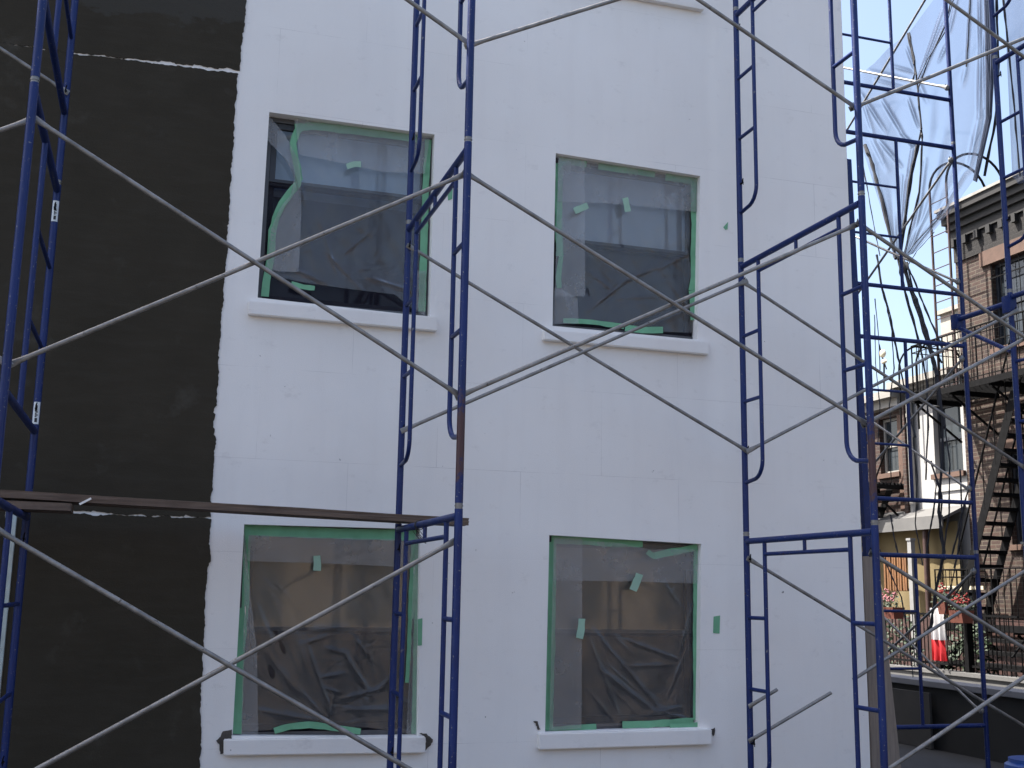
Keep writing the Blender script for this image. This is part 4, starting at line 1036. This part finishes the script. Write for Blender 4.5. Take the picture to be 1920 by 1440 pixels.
for y in (8.15, 8.6):
    MB().tube([(12.75+.62*(1-math.cos(a)), y, 8.75+.62*math.sin(a)) for a in [i*math.pi/16 for i in range(15)]], .022, 8).build("gooseneck", M_IRON, fe)
fe2 = thing("fire_escape", "small black fire escape on the red brick house beyond the stucco house", "fire escape")
platform(fe2, 12.35, 13.15, 10.2, 12.6, 3.72); railing(fe2, 12.35, 10.2, 12.6, 3.72, .86, True)
stairs(fe2, (12.42, 10.3, 3.68), (12.42, 12.2, .9), (.5, 0, 0), 13)
# gooseneck ladder over roof B / C
gl = thing("roof_hoop_rail", "thin black hooped handrail over the low roof left of the brick house", "handrail")
for yy in (9.4, 9.9):
    MB().tube([(12.9+.5*(1-math.cos(a)), yy, 5.75+.5*math.sin(a)) for a in [i*math.pi/14 for i in range(13)]], .018, 8).build("hoop", M_IRON, gl)
    MB().tube([(12.9, yy, 4.6), (12.9, yy, 5.75)], .018, 8).build("upright", M_IRON, gl)
# small dish on the roof
ds = thing("roof_antenna", "small beige antenna on a crooked mast above the low roof", "antenna"); c_ = atX(1655, 663, 13.0)
MB().sphere(c_, .09, (.5, 1, .9), 10).build("head", M_BEIGE, ds); MB().sphere(c_+Vector((0, -.03, -.16)), .08, (.4, 1.1, .6), 10).build("lower_head", M_BEIGE, ds)
MB().tube([c_+Vector((0, -.1, -.32)), c_+Vector((0, 0, -.1)), c_+Vector((0, .1, .2))], .012, 6).tube([c_+Vector((0, -.03, -.2)), c_+Vector((0, .02, -.9))], .018, 6).build("mast", M_IRON, ds)

# ------------------------------------------------------------------ yard beyond: low walls, fence, flowers, laundry
pr = thing("parapet_wall", "low shaded parapet wall with pale coping at the bottom right", "wall")
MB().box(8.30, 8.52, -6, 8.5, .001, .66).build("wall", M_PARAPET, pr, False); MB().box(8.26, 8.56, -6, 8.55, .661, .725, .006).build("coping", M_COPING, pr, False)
tag(MB().box(8.22, 8.25, 3.28, 4.4, .01, .60).build("plywood_board", M_PALEBOARD, None, False), "pale grey plywood board leaning on the low parapet wall", "board")
lw = thing("low_wall", "low grey concrete wall carrying the black iron fence across the yard", "wall")
MB().box(10.95, 11.15, 4, 12, .001, .56).build("wall", M_CONC, lw, False); MB().box(10.92, 11.18, 4, 12, .561, .615).build("coping", M_FASCIA, lw, False)
fn = thing("iron_fence", "black iron picket fence on the low grey wall across the yard", "fence")
g = MB()
for i in range(70): y = 5.2+i*.085; g.tube([(11.05, y, .61), (11.05, y, 1.42)], .0085, 6)
g.build("pickets", M_IRON, fn)
MB().bar((11.05, 5.1, 1.40), (11.05, 11.3, 1.40), .03, .03).bar((11.05, 5.1, .70), (11.05, 11.3, .70), .03, .03).build("rails", M_IRON, fn, False)
for y in (6.1, 8.1, 10.1): MB().box(11.0, 11.1, y-.04, y+.04, .61, 1.5).build("post", M_IRON, fn, False)
def planter(px, y_w, label, petals, seed):
    c = atX(*px, 10.75); rnd = random.Random(seed)
    t = thing("flower_box", label, "flower box", (10.75, c.y, c.z), "flower boxes on the fence")
    g = MB(); a = MB(); hw = y_w/2
    g.prism([(-.08, -hw, 0), (.08, -hw, 0), (.11, -hw-.01, .17), (-.11, -hw-.01, .17)], (0, y_w, 0)); g.build("box", M_TERRA, t, False)
    for i in range(150):
        p = Vector((rnd.gauss(0, .07), rnd.uniform(-hw, hw), .17+abs(rnd.gauss(0, .09))+.0)); n1 = Vector((rnd.gauss(0, 1), rnd.gauss(0, 1), rnd.gauss(0, .6))).normalized(); n2 = n1.orthogonal().normalized(); r = rnd.uniform(.016, .03)
        a.quad(p-n1*r, p+n2*r*.7, p+n1*r, p-n2*r*.7)
    a.build("leaves", M_LEAF, t, False, False)
    b = MB()
    for i in range(16):
        p = Vector((rnd.gauss(-.03, .07), rnd.uniform(-hw, hw), .27+abs(rnd.gauss(0, .06))))
        for j in range(5): b.sphere(p+Vector((rnd.gauss(0, .012), rnd.gauss(0, .014), rnd.gauss(0, .012))), .013, (1, 1, .8), 6)
    b.build("blossoms", petals, t); return t
planter((1670, 1160), .40, "terracotta flower box with pink blossoms on the fence, by the blue leg", M_PETAL_P, 1)
planter((1776, 1152), .16, "terracotta flower box with red blossoms on the fence, left of the brick house", M_PETAL_R, 2)
planter((1803, 1168), .26, "terracotta flower box with a few red flowers on the fence, nearest the brick house", M_PETAL_R, 3)
# laundry: white and red cloth
ca, cb_ = atX(1738, 1165, 10.8), atX(1767, 1240, 10.8)
cl = thing("hanging_cloth", "white and red cloth hanging over the iron fence", "cloth")
def cloth(z0, z1, mm, nm):
    g = MB(); rows = []
    for j in range(13):
        row = []
        for i in range(19):
            s, t_ = i/18, j/12; y = ca.y+(cb_.y-ca.y)*s*(1+.12*t_)
            row.append(g.bm.verts.new((10.86+.03*math.sin(s*16)*(.4+t_), y, z0+(z1-z0)*t_)))
        rows.append(row)
    for a, b in zip(rows, rows[1:]):
        for i in range(18): g.bm.faces.new((a[i], a[i+1], b[i+1], b[i]))
    g.build(nm, mm, cl)
zmid = atX(1755, 1200, 10.8).z; zt_ = atX(1755, 1140, 10.8).z
cloth(zt_, zmid, M_WHITE, "white_half"); cloth(zmid, cb_.z, M_RED, "red_half")
tag(MB().box(12.70, 12.76, 5.6, 13, .01, 1.32).build("shade_panel", M_IRON_BRN, None, False), "dark panel added as the deep shade behind the iron fence and shrubs", "shade panel")  # dark sheet added in place of the deep shade behind the fence
# shrubs behind the fence
def shrub(c, r, n, label, seed):
    rnd = random.Random(seed); g = MB(); t = thing("shrub", label, "shrub", c)
    for i in range(n):
        v = Vector((rnd.gauss(0, 1), rnd.gauss(0, 1), rnd.gauss(0, 1))).normalized()*rnd.uniform(.3, 1)**.5
        p = Vector((v.x*r[0], v.y*r[1], r[2]+v.z*r[2]))+Vector((0, 0, .1)); n1 = Vector((rnd.gauss(0, 1), rnd.gauss(0, 1), rnd.gauss(0, .7))).normalized(); n2 = n1.orthogonal().normalized(); s = rnd.uniform(.025, .06)
        g.quad(p-n1*s, p+n2*s*.55, p+n1*s, p-n2*s*.55)
    g.build("foliage", M_LEAF, t, False, False)
    s = MB()
    for i in range(5): a_ = i*1.3; s.tube([(0, 0, 0), (.3*r[0]*math.cos(a_), .3*r[1]*math.sin(a_), r[2]*1.2)], [.012, .006], 6)
    s.build("stems", M_IRON_BRN, t)
shrub((11.7, 8.6, 0), (.35, .5, .65), 500, "dark leafy shrub behind the iron fence left of the cloth", 3)
shrub((11.8, 7.0, 0), (.35, .45, .6), 500, "dark leafy shrub behind the iron fence right of the cloth", 4)
# blue drum at the corner
dr = atY(1912, 1440, -1.2)
dt = thing("plastic_drum", "blue plastic drum just showing at the bottom right corner", "drum", (dr.x+.14, -1.2, 0)); zt2 = atY(1912, 1424, -1.2).z
MB().tube([(0, 0, .0), (0, 0, .04), (0, 0, zt2*.33), (0, 0, zt2*.34), (0, 0, zt2*.66), (0, 0, zt2*.67), (0, 0, zt2-.04), (0, 0, zt2-.02)], [.20, .21, .21, .222, .222, .21, .20, .17], 24).build("body", M_DRUM, dt)
MB().tube([(0, 0, zt2-.025), (0, 0, zt2)], .175, 24).build("lid", M_DRUM, dt)

# ------------------------------------------------------------------ row of houses behind the viewer (seen only in the window glass)
hD = thing("brick_house", "tan brick house across the yard, seen only as a reflection in the window glass", "house")
g = MB(); g.box(-14, 22, -30, -22, .0, 6.5); g.build("brick_wall", M_BRICK_TAN, hD, False)
for r_ in range(2):
    for i in range(12):
        x = -12.5+i*2.9; f = MB().box(x, x+1.2, -22.0, -21.94, .9+r_*3, 2.6+r_*3); o = f.build("window", M_WFRAME, hD, False)
MB().box(-14.2, 22.2, -30, -21.7, 6.501, 6.9).build("cornice", M_CORN, hD, False)
